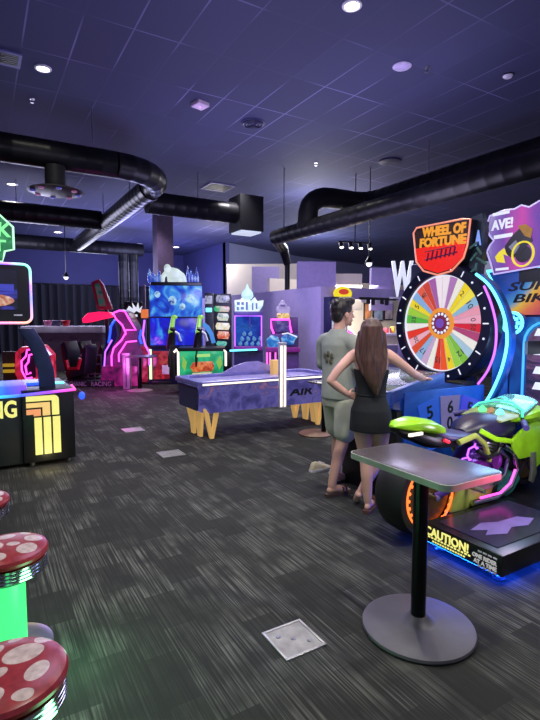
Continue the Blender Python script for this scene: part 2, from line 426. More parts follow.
t = thing('air_duct', 'big black spiral duct sweeping across the upper left and bending away at a corner', 'air duct', (0, 0, 0))
pts = [(-4.9, 9.55, 4.5), (2.3, 9.55, 4.5)] + [Vector((2.3, 10.6, 4.5)) + Vector((math.cos(R(a)), math.sin(R(a)), 0)) * 1.05 for a in range(-90, 1, 15)] + [(3.35, 20.0, 4.5)]
part('duct_run', ribbed(pts, .24), DUCTM, t)
for x in (-2.5, 0.2, 1.9): part('hanger_rod', MB().cyl((x, 9.5, 4.8), (x, 9.5, CZ), .012, n=6), STEEL, t)
for y in (12.5, 15.5): part('hanger_rod', MB().cyl((3.35, y, 4.7), (3.35, y, CZ), .012, n=6), STEEL, t)
# joint collar with coloured reflections
part('joint_collar', MB().cyl((3.35, 10.75, 4.5), (3.35, 10.95, 4.5), .265), BLKM, t)
part('drop_duct', MB().cyl((1.25, 9.5, 4.3), (1.25, 9.5, 3.9), .17), DUCTM, t)
part('drop_plate', MB().lathe([(.03, 3.9), (.42, 3.89), (.46, 3.86), (.3, 3.84), (.02, 3.84)], (1.25, 9.5, 0), 24), DUCTM, t)
for k in range(8):
    a = k * math.pi / 4; part('drop_lamp', MB().ell((1.25 + .37 * math.cos(a), 9.5 + .37 * math.sin(a), 3.84), (.05, .05, .02), nu=10, nv=6), glow('dim_pink_lamp', '#a86a9a', 0.5) if k % 2 else glow('dim_blue_lamp', '#5a5ac0', 0.5), t)
t = thing('air_duct', 'black branch duct running right to a square lit grille below the ceiling', 'air duct', (0, 0, 0))
part('duct_run', ribbed([(3.66, 12.1, 4.5), (6.05, 12.1, 4.5)], .27), DUCTM, t)
part('plenum_box', MB().box(6.05, 6.75, 11.75, 12.45, 4.02, 4.95), mat('black_plenum_metal', '#0d0d12', 0.5, 0.3), t)
part('grille', MB().box(6.1, 6.7, 11.8, 12.4, 3.98, 4.018), glow('lit_white_grille', '#d8e4f4', .7, base=.8), t)
part('hanger_rod', MB().cyl((5, 12.1, 4.76), (5, 12.1, CZ), .012, n=6), STEEL, t)
t = thing('air_duct', 'far black duct crossing left behind the green neon sign', 'air duct', (0, 0, 0))
part('duct_run', ribbed([(-4.9, 15.2, 4.55), (3.2, 15.2, 4.55)], .27), DUCTM, t)
for x in (-2, 1): part('hanger_rod', MB().cyl((x, 15.2, 4.8), (x, 15.2, CZ), .012, n=6), STEEL, t)
t = thing('air_duct', 'farthest black duct with two thick pipes dropping straight down', 'air duct', (0, 0, 0))
part('duct_run', ribbed([(-4.9, 20.3, 4.5), (5.9, 20.3, 4.5)], .26), DUCTM, t)
for px in (123, 133):
    q = PY(px, 250, 20.3); part('drop_pipe', ribbed([(q.x, 20.3, 4.3), (q.x, 20.3, 0.0)], .19, 14), DUCTM, t)
t = thing('air_duct', 'black duct along the upper right whose elbow loops down into a thinner duct', 'air duct', (0, 0, 0))
up = [(8.35, 0.5, 4.5), (8.35, 9.0, 4.5)]
part('duct_run', ribbed(up, .23), DUCTM, t)
el = [Vector((8.35, 9.0, 4.5)), Vector((8.25, 9.3, 4.5)), Vector((7.95, 9.45, 4.5)), Vector((7.2, 9.5, 4.5)), Vector((6.9, 9.53, 4.42)), Vector((6.72, 9.56, 4.22)), Vector((6.68, 9.6, 3.75))]
sm = []
for i in range(len(el) - 1):
    a = el[max(0, i - 1)]; b_ = el[i]; c = el[i + 1]; d = el[min(len(el) - 1, i + 2)]
    for k in range(4):
        u = k / 4; sm.append(0.5 * ((2 * b_) + (c - a) * u + (2 * a - 5 * b_ + 4 * c - d) * u * u + (3 * b_ - a - 3 * c + d) * u ** 3))
sm.append(el[-1])
part('elbow', MB().tube(sm, [.23 * (1.03 if i % 2 else 1) for i in range(len(sm))], 18), DUCTM, t)
part('lower_duct', ribbed([(6.68, 0.5, 3.75), (6.68, 11.0, 3.75)], .19), DUCTM, t)
for y in (2.4, 4.0, 7.5): part('hanger_rod', MB().cyl((8.35, y, 4.7), (8.35, y, CZ), .012, n=6), STEEL, t)
part('hanger_rod', MB().cyl((6.68, 10.6, 3.9), (6.68, 10.6, CZ), .012, n=6), STEEL, t)
dp = [Vector((6.68, 10.9, 3.75)), Vector((6.95, 11.35, 3.72)), Vector((7.35, 11.7, 3.6)), Vector((7.55, 11.8, 3.2))]
part('drop_elbow', MB().tube(dp, [.15, .15, .14, .1], 14), DUCTM, t)
part('drop_pipe', MB().cyl((7.55, 11.8, 3.25), (7.55, 11.8, 0), .075), DUCTM, t)

# pendants and track lights
def pendant(px, ptop, pbot, d, label):
    q = D(px, pbot, d); t = thing('pendant_lamp', label, 'pendant lamp', (q.x, q.y, CZ), 0, 'thin hanging lamps')
    h = q.z - CZ
    part('cord', MB().cyl((0, 0, 0), (0, 0, h + .12), .012, n=6), BLK, t)
    part('shade', MB().lathe([(.03, h + .16), (.05, h + .1), (.11, h + .03), (.1, h)], n=16), BLKM, t)
    part('bulb', MB().ell((0, 0, h - .02), .075, nu=12, nv=8), glow('soft_bulb', '#efeaff', 2.0), t)
pendant(66, 248, 277, 17, 'thin pendant lamp hanging before the dark curtain on the left')
pendant(369, 200, 263, 12.5, 'thin pendant lamp hanging before the prize shop at right')
q = D(355, 243, 13); t = thing('track_light', 'black track of small bright spotlights over the prize shop', 'track light', (q.x, q.y, q.z), -TH + .35)
part('rail', MB().box(-.5, .5, -.02, .02, 0, .03), BLK, t); part('stem', MB().cyl((0, 0, .03), (0, 0, CZ - q.z), .014, n=6), BLK, t)
for k in range(4):
    x = -.42 + .28 * k; s = part('spot_head', MB().cyl((x, 0, 0), (x, -.06, -.14), .05, .06, 12), BLK, t)
    part('spot_lens', MB().ell((x, -.065, -.145), (.05, .05, .02), nu=10, nv=6), LENS, s)
# ================================================================== FOREGROUND
# ---- pedestal table
t = thing('pedestal_table', 'grey topped pedestal table on a black post with a heavy round base in the foreground', 'table', (1.908, 1.708, 0), 0)
TOPM = mat('taupe_laminate', '#4a4446', 0.27, var=0.06, scale=5)
EDGE = mat('pale_edge_band', '#a9b0a4', 0.35)
P = rrect(-.20, .20, -.325, .34, .05)
part('table_top', MB().prism(P, .867, .89, 'XY'), TOPM, t, 0.003)
P2 = rrect(-.204, .204, -.329, .344, .052)
mb = MB(); mb.loft([[Vector((a, b, z)) for a, b in q] for q, z in ((P2, .858), (P2, .888), (P, .8885), (P, .8585))], closed=True, caps=False)
part('edge_band', mb, EDGE, t)
part('post', MB().cyl((0, 0, .05), (0, 0, .857), .038, n=28), BLKM, t)
part('top_plate', MB().prism(rrect(-.11, .11, -.16, .16, .03), .844, .858, 'XY'), BLKM, t)
part('base', MB().lathe([(.28, 0), (.288, .012), (.284, .024), (.262, .031), (.1, .044), (.075, .052), (.055, .072), (.046, .08), (.002, .08)], n=56), mat('cast_grey_base', '#55525a', 0.5, 0.3, var=.1), t)

# ---- mushroom stools
def cap_mat():
    t = NT('red_mushroom_vinyl'); b = t.b
    sp = t.n('ShaderNodeSeparateXYZ'); t.l(t.obj(), sp.inputs[0])
    dots = [(.055, .045, .062, .048, 10), (.085, -.06, .046, .03, 50), (.12, .105, .03, .026, 30), (-.05, .105, .055, .036, 20), (-.02, -.02, .03, .021, 30), (-.11, -.02, .045, .05, 40), (.04, .145, .026, .014, 10), (-.05, -.11, .045, .035, 10), (.04, -.14, .03, .02, 0)]
    acc = None
    for cx, cy, a, c, ang in dots:
        dx = t.math('SUBTRACT', sp.outputs[0], cx); dy = t.math('SUBTRACT', sp.outputs[1], cy); co, si = math.cos(R(ang)), math.sin(R(ang))
        u = t.math('DIVIDE', t.math('ADD', t.math('MULTIPLY', dx, co), t.math('MULTIPLY', dy, si)), a)
        v = t.math('DIVIDE', t.math('SUBTRACT', t.math('MULTIPLY', dy, co), t.math('MULTIPLY', dx, si)), c)
        k = t.math('LESS_THAN', t.math('ADD', t.math('MULTIPLY', u, u), t.math('MULTIPLY', v, v)), 1.0)
        acc = k if acc is None else t.math('MAXIMUM', acc, k)
    no = t.n('ShaderNodeTexNoise', i_Scale=40.0, i_Detail=3.0); t.l(t.obj(), no.inputs['Vector'])
    red = t.ramp(no.outputs[0], [(.3, hx('#74161e')), (.7, hx('#92242c'))]); wh = t.ramp(no.outputs[0], [(.3, hx('#a08c88')), (.7, hx('#c4b4b0'))])
    t.l(t.mix(acc, red, wh), b.inputs['Base Color']); b.inputs['Roughness'].default_value = 0.32; return t.m
GG = glow('green_lit_acrylic', '#4dff8c', 1.1, var=.04)
st = thing('mushroom_stool', 'nearest red mushroom stool with white spots, cut off by the lower left corner', 'stool', (.025, 1.655, 0), 0, 'mushroom stools')
ZS = .48
part('seat', MB().lathe([(.17, ZS - .005), (.181, ZS + .005), (.183, ZS + .018), (.176, ZS + .032), (.155, ZS + .043), (.11, ZS + .049), (.05, ZS + .051), (.002, ZS + .0515)], n=56), cap_mat(), st)
prof = []
for k in range(4): z = ZS - .008 - k * .017; prof += [(.168, z), (.176, z - .003), (.176, z - .011), (.168, z - .014)]
part('chrome_rim', MB().lathe([(.1, ZS - .006)] + prof + [(.1, prof[-1][1])], n=56, caps=False), CHROME, st)
part('under_pan', MB().lathe([(.165, ZS - .075), (.14, ZS - .095), (.03, ZS - .1)], n=40), BLK, st)
part('lit_pedestal', MB().lathe([(.075, .03), (.075, ZS - .09)], n=32), GG, st)
part('foot_disc', MB().lathe([(.19, 0), (.19, .018), (.15, .03), (.07, .034)], n=40), STEEL, st)
dup(st, (.07, 2.6, 0), 2.2, 'middle red mushroom stool with white spots and the glowing green pedestal in view')
dup(st, (-.06, 3.42, 0), 4.4, 'farthest red mushroom stool, only its edge showing at the left of the frame')

# ---- black lit game with numeral one (left)
t = thing('arcade_game', 'black arcade game with a lit yellow numeral 1 and rainbow trim at the left edge', 'arcade game', (0, 5.85, 0), 0)
CHAR = mat('charcoal_panel', '#24282a', 0.45)
part('cabinet', MB().box(-1.6, .36, .05, 1.25, .04, .80), CHAR, t, 0.01)
part('end_pod', MB().box(.36, .89, .0, 1.25, .05, .82), BLK, t, 0.015)
for x, y in ((-1.4, .2), (.45, .1), (.84, .1), (.84, 1.1), (-1.4, 1.1)): part('foot', MB().cyl((x, y, 0), (x, y, .06), .03, n=12), STEEL, t)
# numeral one: three stripes that bend left at the top
def stripe(x0, x1, xl, z0, z1): return [(x0, .14), (x1, .14), (x1, z1), (xl, z1), (xl, z0), (x0, z0)]
mb = MB()
for x0, x1 in ((.475, .548), (.566, .64), (.66, .735)): mb.box(x0, x1, -.012, 0, .135, .545)
part('numeral_bars', mb, NYEL, t)
mb = MB(); mb.prism([(.655, .565), (.728, .565)] + [(q[0], q[2]) for q in arc((.678, .735), .05, 0, 90, 6)] + [(.4, .785), (.4, .728), (.655, .728)], -.012, 0); part('numeral_shoulder', mb, NYEL, t)
mb = MB(); mb.prism([(.56, .565), (.636, .565), (.636, .71), (.4, .71), (.4, .66), (.56, .66)], -.012, 0); part('numeral_shoulder', mb, glow('pale_orange_lit_panel', '#f7cf7e', 1.0), t)
mb = MB(); mb.prism([(.47, .565), (.542, .565), (.542, .64), (.4, .64), (.4, .585), (.47, .585)], -.012, 0); part('numeral_shoulder', mb, glow('orange_lit_panel', '#f2a06a', 1.0), t)
text('NG', .255, NYEL, t, (.185, .048, .655), 'lettering', height=.19, bold=.03)
# rainbow lit deck rails
def rainbow(name, x0, x1, strength=1.6):
    tt = NT(name); sp = tt.n('ShaderNodeSeparateXYZ'); tt.l(tt.obj(), sp.inputs[0])
    f = tt.math('DIVIDE', tt.math('SUBTRACT', sp.outputs[0], x0), x1 - x0)
    tt.l(tt.ramp(f, [(0, hx('#30ffb0')), (.3, hx('#28c8ff')), (.5, hx('#3a60ff')), (.75, hx('#9a40ff')), (1, hx('#ff50b8'))]), tt.b.inputs['Emission Color'])
    tt.b.inputs['Emission Strength'].default_value = strength; tt.b.inputs['Base Color'].default_value = (.05, .05, .05, 1); return tt.m
RB = rainbow('rainbow_edge_light', -.2, .9); RB2 = rainbow('rainbow_deck_light', -.3, .75, 1.1)
part('front_light_rail', MB().tube([(-1.6, -.03, .80), (.3, -.03, .805), (.90, -.03, .835), (.91, .3, .84)], .016, 8), RB, t)
mb = MB(); mb.prism([(-1.6, .83), (.35, .83), (.45, .79), (.45, .80), (-1.6, .80)], .05, .15); part('deck_light', MB().box(-1.6, .42, .1, .7, .80, .9), RB2, t, .03)
part('deck', MB().box(.36, .89, .02, 1.2, .82, .845), BLK, t, .008)
part('deck_button', MB().box(.45, .62, .5, .62, .845, .875), NBLUE, t, .01); part('deck_button', MB().box(.68, .86, .5, .62, .845, .86), NCY, t, .005)
part('blue_lamp', MB().ell((.99, .1, .74), (.035, .035, .045)), NBLUE, t); part('lamp_cord', MB().tube([(.885, .12, .8), (.95, .1, .82), (.985, .1, .78)], .008, 6), BLK, t)
# curved arm that carries the screen
ARM = mat('navy_steel_arm', '#2b3558', 0.4, 0.4)
mb = MB(); A = [(.50, 1.52), (.57, 1.40), (.645, 1.22), (.69, 1.05), (.70, .82)]
mb.prism([(x - .14, z) for x, z in A] + [(x + .02, z) for x, z in reversed(A)], .15, .3); part('support_arm', mb, ARM, t, .008)
mb = MB(); mb.prism([(x - .14 - 1.5, z) for x, z in A] + [(x + .02 - 1.5, z) for x, z in reversed(A)], .15, .3); part('support_arm', mb, ARM, t, .008)
# screen with rainbow rim
part('screen_housing', MB().prism(rrect(-1.45, .485, 1.585, 2.195, .07), .02, .12), BLK, t)
tt = NT('rainbow_rim'); sp = tt.n('ShaderNodeSeparateXYZ'); tt.l(tt.obj(), sp.inputs[0])
f = tt.math('ADD', tt.math('MULTIPLY', sp.outputs[0], .9), tt.math('MULTIPLY', sp.outputs[2], .85))
f = tt.math('FRACT', f)
tt.l(tt.ramp(f, [(0, hx('#4a60ff')), (.12, hx('#b050ff')), (.26, hx('#58ffd0')), (.4, hx('#d8ff9a')), (.48, hx('#ff60d0')), (.75, hx('#ff9a60')), (1, hx('#4a60ff'))]), tt.b.inputs['Emission Color']); tt.b.inputs['Emission Strength'].default_value = 1.6
rim = [(x, .01, z) for x, z in rrect(-1.455, .49, 1.58, 2.20, .07)]
part('neon_rim', MB().tube(rim, .013, 8, True), tt.m, t)
part('screen', MB().box(-1.3, .36, .012, .02, 1.72, 2.14), art('bowling_screen', [(.3, '#0a0a12'), (.5, '#141428'), (.58, '#3a3aa8'), (.66, '#2a2a60'), (.75, '#b8684a')], 2.2, .8, .5, 2, (1, 1, 3)), t)
mb = MB().ell((.12, .005, 1.815), (.21, .012, .065)); part('screen_picture', mb, art('ball_picture', [(.3, '#7a2a20'), (.5, '#d88a6a'), (.7, '#f0d8c0')], 12, .8), t)
part('screen_picture', MB().box(-.2, .33, .008, .012, 1.885, 1.985), art('blue_stripes', [(.3, '#2a2a90'), (.5, '#4a50d8'), (.7, '#23235a')], 3, .8, 0, 2, (.5, 1, 9)), t)
text('a', .09, LITW, t, (.08, .005, 1.66), 'lettering', height=.055, shear=.3, bold=.03); part('screen_badge', MB().box(.32, .4, .01, .02, 1.655, 1.67), WHITEP, t)
# green neon sign over the screen
SG = art('green_sign_face', [(.3, '#1a5a38'), (.5, '#2a8a50'), (.7, '#4ab870')], 6, .7, 1, 2)
SP = [(-1.5, 2.66), (.23, 2.69), (.345, 2.58), (.345, 2.35), (.26, 2.325), (.235, 2.215), (-1.5, 2.215)]
part('sign_box', MB().prism(SP, .03, .16), mat('dark_green_box', '#12301f', 0.5), t)
part('sign_face', MB().prism([(x * .985 + .0, (z - 2.47) * .94 + 2.47) for x, z in SP], .018, .03), SG, t)
part('sign_outline', MB().tube([(x, .016, z) for x, z in SP], .011, 6, True), glow('mint_neon', '#b8ffcf', 1.4), t)
text('CK', .26, glow('mint_letters', '#8dffa4', 1.0), t, (.195, .012, 2.545), 'lettering', height=.15, bold=.03, shear=.1)
text('T', .14, glow('mint_letters', '#8dffa4', 1.0), t, (.205, .012, 2.38), 'lettering', height=.12, bold=.03)
part('sign_bracket', MB().box(-.9, -.8, .05, .12, 2.2, 2.3).box(.1, .18, .05, .12, 2.2, 2.3), BLK, t)

# ---- air hockey table
AX0, AX1, AY0, AY1 = 2.43, 4.70, 5.92, 6.88
t = thing('air_hockey_table', 'blue air hockey table with a white light strip, wedge legs and AIR lettering', 'air hockey table', ((AX0 + AX1) / 2, (AY0 + AY1) / 2, 0), 0)
HX, HY = (AX1 - AX0) / 2, (AY1 - AY0) / 2
SKIRT = art('galaxy_side_print', [(.22, '#3a3668'), (.42, '#5a54a8'), (.52, '#7a72c8'), (.6, '#6a62b0'), (.68, '#c080a8'), (.8, '#e0b0a0')], 2.4, .5, 2.0, 4)
mb = MB()
def ring(hx_, hy_, z, ch): return [Vector(q) for q in ((-hx_ + ch, -hy_, z), (hx_ - ch, -hy_, z), (hx_, -hy_ + ch, z), (hx_, hy_ - ch, z), (hx_ - ch, hy_, z), (-hx_ + ch, hy_, z), (-hx_, hy_ - ch, z), (-hx_, -hy_ + ch, z))]
mb.loft([ring(HX - .12, HY - .1, .36, .1), ring(HX - .02, HY - .02, .735, .06)]); part('body', mb, SKIRT, t)
part('end_panel', MB().prism([(-HY + .16, .40), (HY - .16, .40), (HY - .12, .72), (-HY + .12, .72)], -HX + .02, -HX + .05, 'YZ'), mat('dark_blue_end', '#34365c', 0.35), t)
mb = MB(); mb.loft([ring(HX, HY, .735, .05), ring(HX, HY, .80, .05), ring(HX - .1, HY - .1, .80, .1), ring(HX - .1, HY - .1, .735, .1)], closed=True, caps=False)
part('rail', mb, mat('indigo_rail', '#7672b8', 0.25), t, .004)
part('playfield', MB().loft([ring(HX - .09, HY - .09, .74, .1), ring(HX - .09, HY - .09, .757, .1)]), mat('violet_playfield', '#b0a8dc', 0.12), t)
part('light_strip', MB().tube([(-HX + .05, -HY - .006, .765), (HX - .12, -HY - .006, .765)], .012, 6), NW, t); part('light_strip', MB().tube([(-HX + .12, HY + .006, .765), (HX - .12, HY + .006, .765)], .012, 6), NW, t)
LEG = glow('lit_amber_leg', '#f0c070', .42, base=.8)  # emission added to brighten the amber legs
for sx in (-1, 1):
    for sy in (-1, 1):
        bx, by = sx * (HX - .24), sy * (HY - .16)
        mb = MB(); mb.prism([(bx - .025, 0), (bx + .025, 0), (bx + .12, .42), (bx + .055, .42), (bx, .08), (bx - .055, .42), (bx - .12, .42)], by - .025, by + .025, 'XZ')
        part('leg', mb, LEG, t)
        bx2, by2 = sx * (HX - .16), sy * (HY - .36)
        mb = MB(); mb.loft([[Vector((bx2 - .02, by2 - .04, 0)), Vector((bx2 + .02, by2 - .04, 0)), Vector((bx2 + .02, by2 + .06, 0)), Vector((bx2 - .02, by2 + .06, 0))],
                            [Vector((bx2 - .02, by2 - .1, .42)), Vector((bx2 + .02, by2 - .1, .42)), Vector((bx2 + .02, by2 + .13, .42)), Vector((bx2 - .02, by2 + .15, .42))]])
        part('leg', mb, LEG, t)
cx = (AX0 + AX1) / 2
px_ = PY(282, 380, 5.9).x - cx
part('score_post', MB().box(px_ - .055, px_ + .055, -HY - .05, -HY - .0, .36, 1.27, taper=(1, 1)), mat('score_post_white', '#dcd8ea', 0.4), t, .006)
part('post_light', MB().box(px_ - .045, px_ - .016, -HY - .058, -HY - .05, .38, 1.25), NW, t); part('post_light', MB().box(px_ + .016, px_ + .045, -HY - .058, -HY - .05, .38, 1.25), NW, t)
part('post_cap', MB().box(px_ - .06, px_ + .06, -HY - .055, -HY + .02, 1.27, 1.30), mat('score_post_white', '#dcd8ea'), t, .008)
text('AIR', .42, BLK, t, (PY(303, 397, 5.9).x - cx, -HY + .045, .565), 'lettering', height=.12, shear=.25, bold=.03, M=Matrix.Rotation(R(78), 4, 'X'))
# clear curved guard along the far left of the playfield
mb = MB(); P0 = [(PY(a, b_, AY1 - .05).x - cx, max(.8, PY(a, b_, AY1 - .05).z)) for a, b_ in ((214, 378), (222, 373), (234, 366), (246, 362), (258, 361), (270, 365), (276, 374), (278, 378))]
mb.prism(P0, HY - .06, HY - .04); 
part('curved_guard', mb, mat('violet_guard', '#9a90c8', 0.2), t)
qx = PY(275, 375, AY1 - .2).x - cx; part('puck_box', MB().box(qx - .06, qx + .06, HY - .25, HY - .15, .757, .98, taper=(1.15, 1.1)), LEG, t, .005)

# ---- cream sneakers on the carpet
SHOE = mat('cream_suede', '#cfc3a4', 0.7); 
def sneaker(px, py, rz, label, m):
    p = G(px, py); t = thing('sneaker', label, 'shoe', (p.x, p.y, 0), rz, 'sneakers behind the young man')
    mb = MB(); rings = []
    for y, w, z0, h in ((-.13, .025, .02, .05), (-.11, .036, .015, .1), (-.06, .04, .015, .105), (0, .042, .015, .085), (.05, .048, .015, .06), (.1, .045, .015, .045), (.135, .025, .02, .03)):
        rings.append([Vector((w * math.cos(a), y, z0 + max(0, math.sin(a)) * (h - z0) if math.sin(a) > 0 else z0)) for a in [2 * math.pi * k / 14 for k in range(14)]])
    part('upper', mb.loft(rings), m, t)
    mb = MB(); mb.prism([(.044, -.1), (.05, .05), (.046, .1), (.026, .138), (-.026, .138), (-.046, .1), (-.05, .05), (-.044, -.1), (-.026, -.135), (.026, -.135)], 0, .022, 'XY'); part('sole', mb, WHITEP, t)
    mb = MB()
    for k in range(3): mb.tube([(-.022, .0 + k * .022, .09 - k * .009), (.022, .0 + k * .022, .09 - k * .009)], .005, 5)
    part('laces', mb, WHITEP, t)
sneaker(320, 470, -1.5, 'cream suede sneaker standing on the carpet behind the young man', SHOE)
sneaker(341, 473, -1.7, 'white sneaker with grey upper beside the cream one behind the young man', mat('pale_grey_knit', '#b9b9c4', 0.7))

# ================================================================== MOTORCYCLE GAME
BX, BY = 2.63, 1.72
t = thing('motorcycle_game', 'arcade motorcycle ride with lime green bike, black step platform and blue lit tower', 'arcade game', (BX, 2.45, 0), 0)
def W(x, y, z): return (x - BX, y - 2.45, z)
def bx_(mb, x0, x1, y0, y1, z0, z1, **k): return mb.box(x0 - BX, x1 - BX, y0 - 2.45, y1 - 2.45, z0, z1, **k)
PLAT = mat('black_platform', '#131318', 0.3, var=.3)
part('step_platform', bx_(MB(), 2.63, 3.6, 1.72, 2.32, .065, .2), PLAT, t, .012)
part('main_platform', bx_(MB(), 3.10, 4.75, 1.72, 3.0, .065, .17), PLAT, t, .012)
part('step_pad', bx_(MB(), 2.70, 3.5, 1.80, 2.26, .2, .205), mat('step_sheet', '#33304a', 0.25, .4, var=.3), t)
mb = MB()
for x, y in ((2.72, 1.8), (2.72, 2.25), (3.5, 1.8), (4.6, 1.8), (4.6, 2.9), (3.3, 2.9)): 
    part('foot', MB().lathe([(.035, 0), (.04, .012), (.02, .02), (.014, .03), (.014, .066)], W(x, y, 0), 14), STEEL, t)
UG = glow('deep_blue_glow', '#0a48ff', 60.0)
part('underglow_strip', bx_(MB(), 2.652, 2.664, 1.76, 2.31, .055, .064), UG, t); part('underglow_strip', bx_(MB(), 2.67, 4.7, 1.742, 1.754, .055, .064), UG, t); part('underglow_strip', bx_(MB(), 2.68, 3.08, 2.294, 2.306, .05, .064), UG, t); part('underglow_strip', bx_(MB(), 3.085, 3.096, 2.33, 2.98, .05, .064), UG, t)
MR = Matrix.Rotation(R(-90), 4, 'Z') @ Matrix.Rotation(R(90), 4, 'X')
text('CAUTION!', .35, NYEL, t, W(2.628, 2.13, .15), 'lettering', height=.062, M=MR, bold=.02)
WPR = glow('white_print', '#e8e8e8', .45)
text('ONE RIDER', .17, WPR, t, W(2.628, 1.84, .135), 'lettering', height=.026, M=MR, bold=.02); text('AT A TIME', .16, WPR, t, W(2.628, 1.835, .10), 'lettering', height=.026, M=MR, bold=.02)
mb = MB()
for k, (a, b_) in enumerate(((2.29, 1.94), (2.25, 1.98))):
    y0, y1 = b_ - 2.45, a - 2.45
    n_ = 13
    for i in range(n_):
        q = y0 + (y1 - y0) * i / n_; mb.box(-.004, 0, q, q + (y1 - y0) / n_ * .62, .104 - k * .022, .114 - k * .022)
part('small_print', mb, NYEL, t)
mb = MB()
for k in range(4):
    y0 = 1.755 - 2.45; 
    for i in range(0 if k in (1, 2) else 4): q = y0 + .035 * i; mb.box(-.004, 0, q, q + .026, .172 - k * .031 - .010, .172 - k * .031)
part('small_print', mb, WHITEP, t)
text('CAUTION', .38, mat('dim_yellow_print', '#8f9a4a', .5), t, W(3.95, 1.86, .172), 'lettering', height=.05, M=Matrix.Identity(4), ext=.001)
part('step_logo', MB().prism([(.14, -.40), (.30, -.36), (.42, -.41), (.62, -.42), (.70, -.50), (.55, -.55), (.42, -.51), (.30, -.56), (.16, -.50), (.24, -.46)], .205, .208, 'XY'), mat('lilac_print', '#6a5c98', .4), t)
LIME = mat('lime_green_paint', '#9be01c', 0.28, var=.12, coat=.4); OLIVE = mat('olive_lime_plastic', '#a3b24c', 0.4, var=.2)
DKP = mat('dark_violet_vinyl', '#2a2444', 0.35); GREYB = mat('grey_green_metal', '#7e8a72', 0.35, .5)
# wheels (axis along y)
def wheel(cx, cz, R_, w, glowring, m_parent):
    M = Matrix.Rotation(R(90), 4, 'X')
    prof = [(R_ * .74, -w / 2 + .0), (R_ * .93, -w / 2), (R_ * .985, -w * .36), (R_, -w * .12), (R_, w * .12), (R_ * .985, w * .36), (R_ * .93, w / 2), (R_ * .74, w / 2)]
    ty = part('tire', MB().lathe(prof, W(cx, 2.5, cz), 48, M, caps=False), RUBBER, m_parent)
    rimm = part('rim', MB().lathe([(R_ * .745, -w * .42), (R_ * .7, -w * .42), (R_ * .68, -w * .2), (R_ * .2, -w * .16), (R_ * .2, w * .16), (R_ * .68, w * .2), (R_ * .7, w * .42), (R_ * .745, w * .42)], W(cx, 2.5, cz), 40, M, caps=True), mat('bronze_rim', '#6a5a30', 0.35, .5), m_parent)
    for k in range(5):
        a = 2 * math.pi * k / 5 + .3
        p0 = Vector(W(cx, 2.5 - w * .3, cz)); dd = Vector((math.cos(a), 0, math.sin(a)))
        part('spoke', MB().tube([p0 + dd * R_ * .12, p0 + dd * R_ * .7], [.022, .016], 8), DKP, rimm)
    if glowring:
        n = 26; d0 = None
        for k in range(n):
            a = 2 * math.pi * k / n; q = Vector(W(cx + R_ * .70 * math.cos(a), 2.5 - w / 2 - .004, cz + R_ * .70 * math.sin(a)))
            part('orange_led', MB().ell(q, (.013, .007, .013), nu=8, nv=6), NORG, rimm)
        part('orange_led_ring', MB().tube(arc((W(cx, 0, 0)[0], cz), R_ * .745, 0, 360, 48, 'XZ', 2.5 - w / 2 + .0 - 2.45)[:-1], .008, 6, True), NORG, rimm)
wheel(2.745, .345, .315, .26, True, t)
wheel(4.02, .40, .22, .12, False, t)
# swing arm, frame tubes and engine
for a, b_ in ((2.335, 2.37), (2.665, 2.63)): part('swing_arm', MB().tube([W(2.745, a, .345), W(3.0, a, .40), W(3.25, b_, .46)], [.03, .035, .045], 10, flat=.6), mat('violet_alloy', '#6a50a0', .3, .7), t)
part('axle', MB().cyl(W(2.745, 2.30, .345), W(2.745, 2.7, .345), .02, n=12), CHROME, t)
part('shock_spring', MB().tube([W(3.05 + .016 * k, 2.40 + .03 * math.cos(k * 1.2), .44 + .014 * k + .03 * math.sin(k * 1.2)) for k in range(18)], .008, 6), NPURP, t)
eng = part('engine_block', MB().ell(W(3.38, 2.5, .47), (.2, .15, .16)), mat('violet_engine', '#5a3a80', .3, .6), t)
for k in range(6): part('cooling_fin', MB().lathe([(.12, 0), (.12, .01)], W(3.42 + .012 * k, 2.5, .56 + .022 * k), 20, Matrix.Rotation(.3, 4, 'Y') @ Matrix.Diagonal((1, 1.2, 1, 1))), STEEL, eng)
for a, b_, c_ in ((3.28, .44, .085), (3.45, .5, .06)): part('engine_cover', MB().cyl(W(a, 2.33, b_), W(a, 2.38, b_), c_), mat('magenta_cover', '#a03ab0', .25, .6), eng)
part('engine_glow', MB().box(*[v for ab in zip(W(3.3, 2.42, .33), W(3.5, 2.58, .36)) for v in ab]), glow('magenta_glow', '#c040ff', 2.0), eng)
for a, b_ in ((2.36, 2.34), (2.64, 2.66)): part('frame_tube', MB().tube([W(3.02, a, .70), W(3.18, b_, .74), W(3.3, b_, .66), W(3.36, b_, .52)], .022, 10), OLIVE, t)
part('exhaust_loop', MB().tube([W(3.15, 2.32, .23), W(3.4, 2.30, .235), W(3.58, 2.30, .29), W(3.66, 2.30, .42), W(3.62, 2.31, .56), W(3.52, 2.33, .62)], .022, 10), CHROME, t)
part('pink_tube_light', MB().tube([W(3.2, 2.29, .27), W(3.42, 2.275, .275), W(3.54, 2.275, .33), W(3.6, 2.275, .43)], .009, 6), NPINK, t)
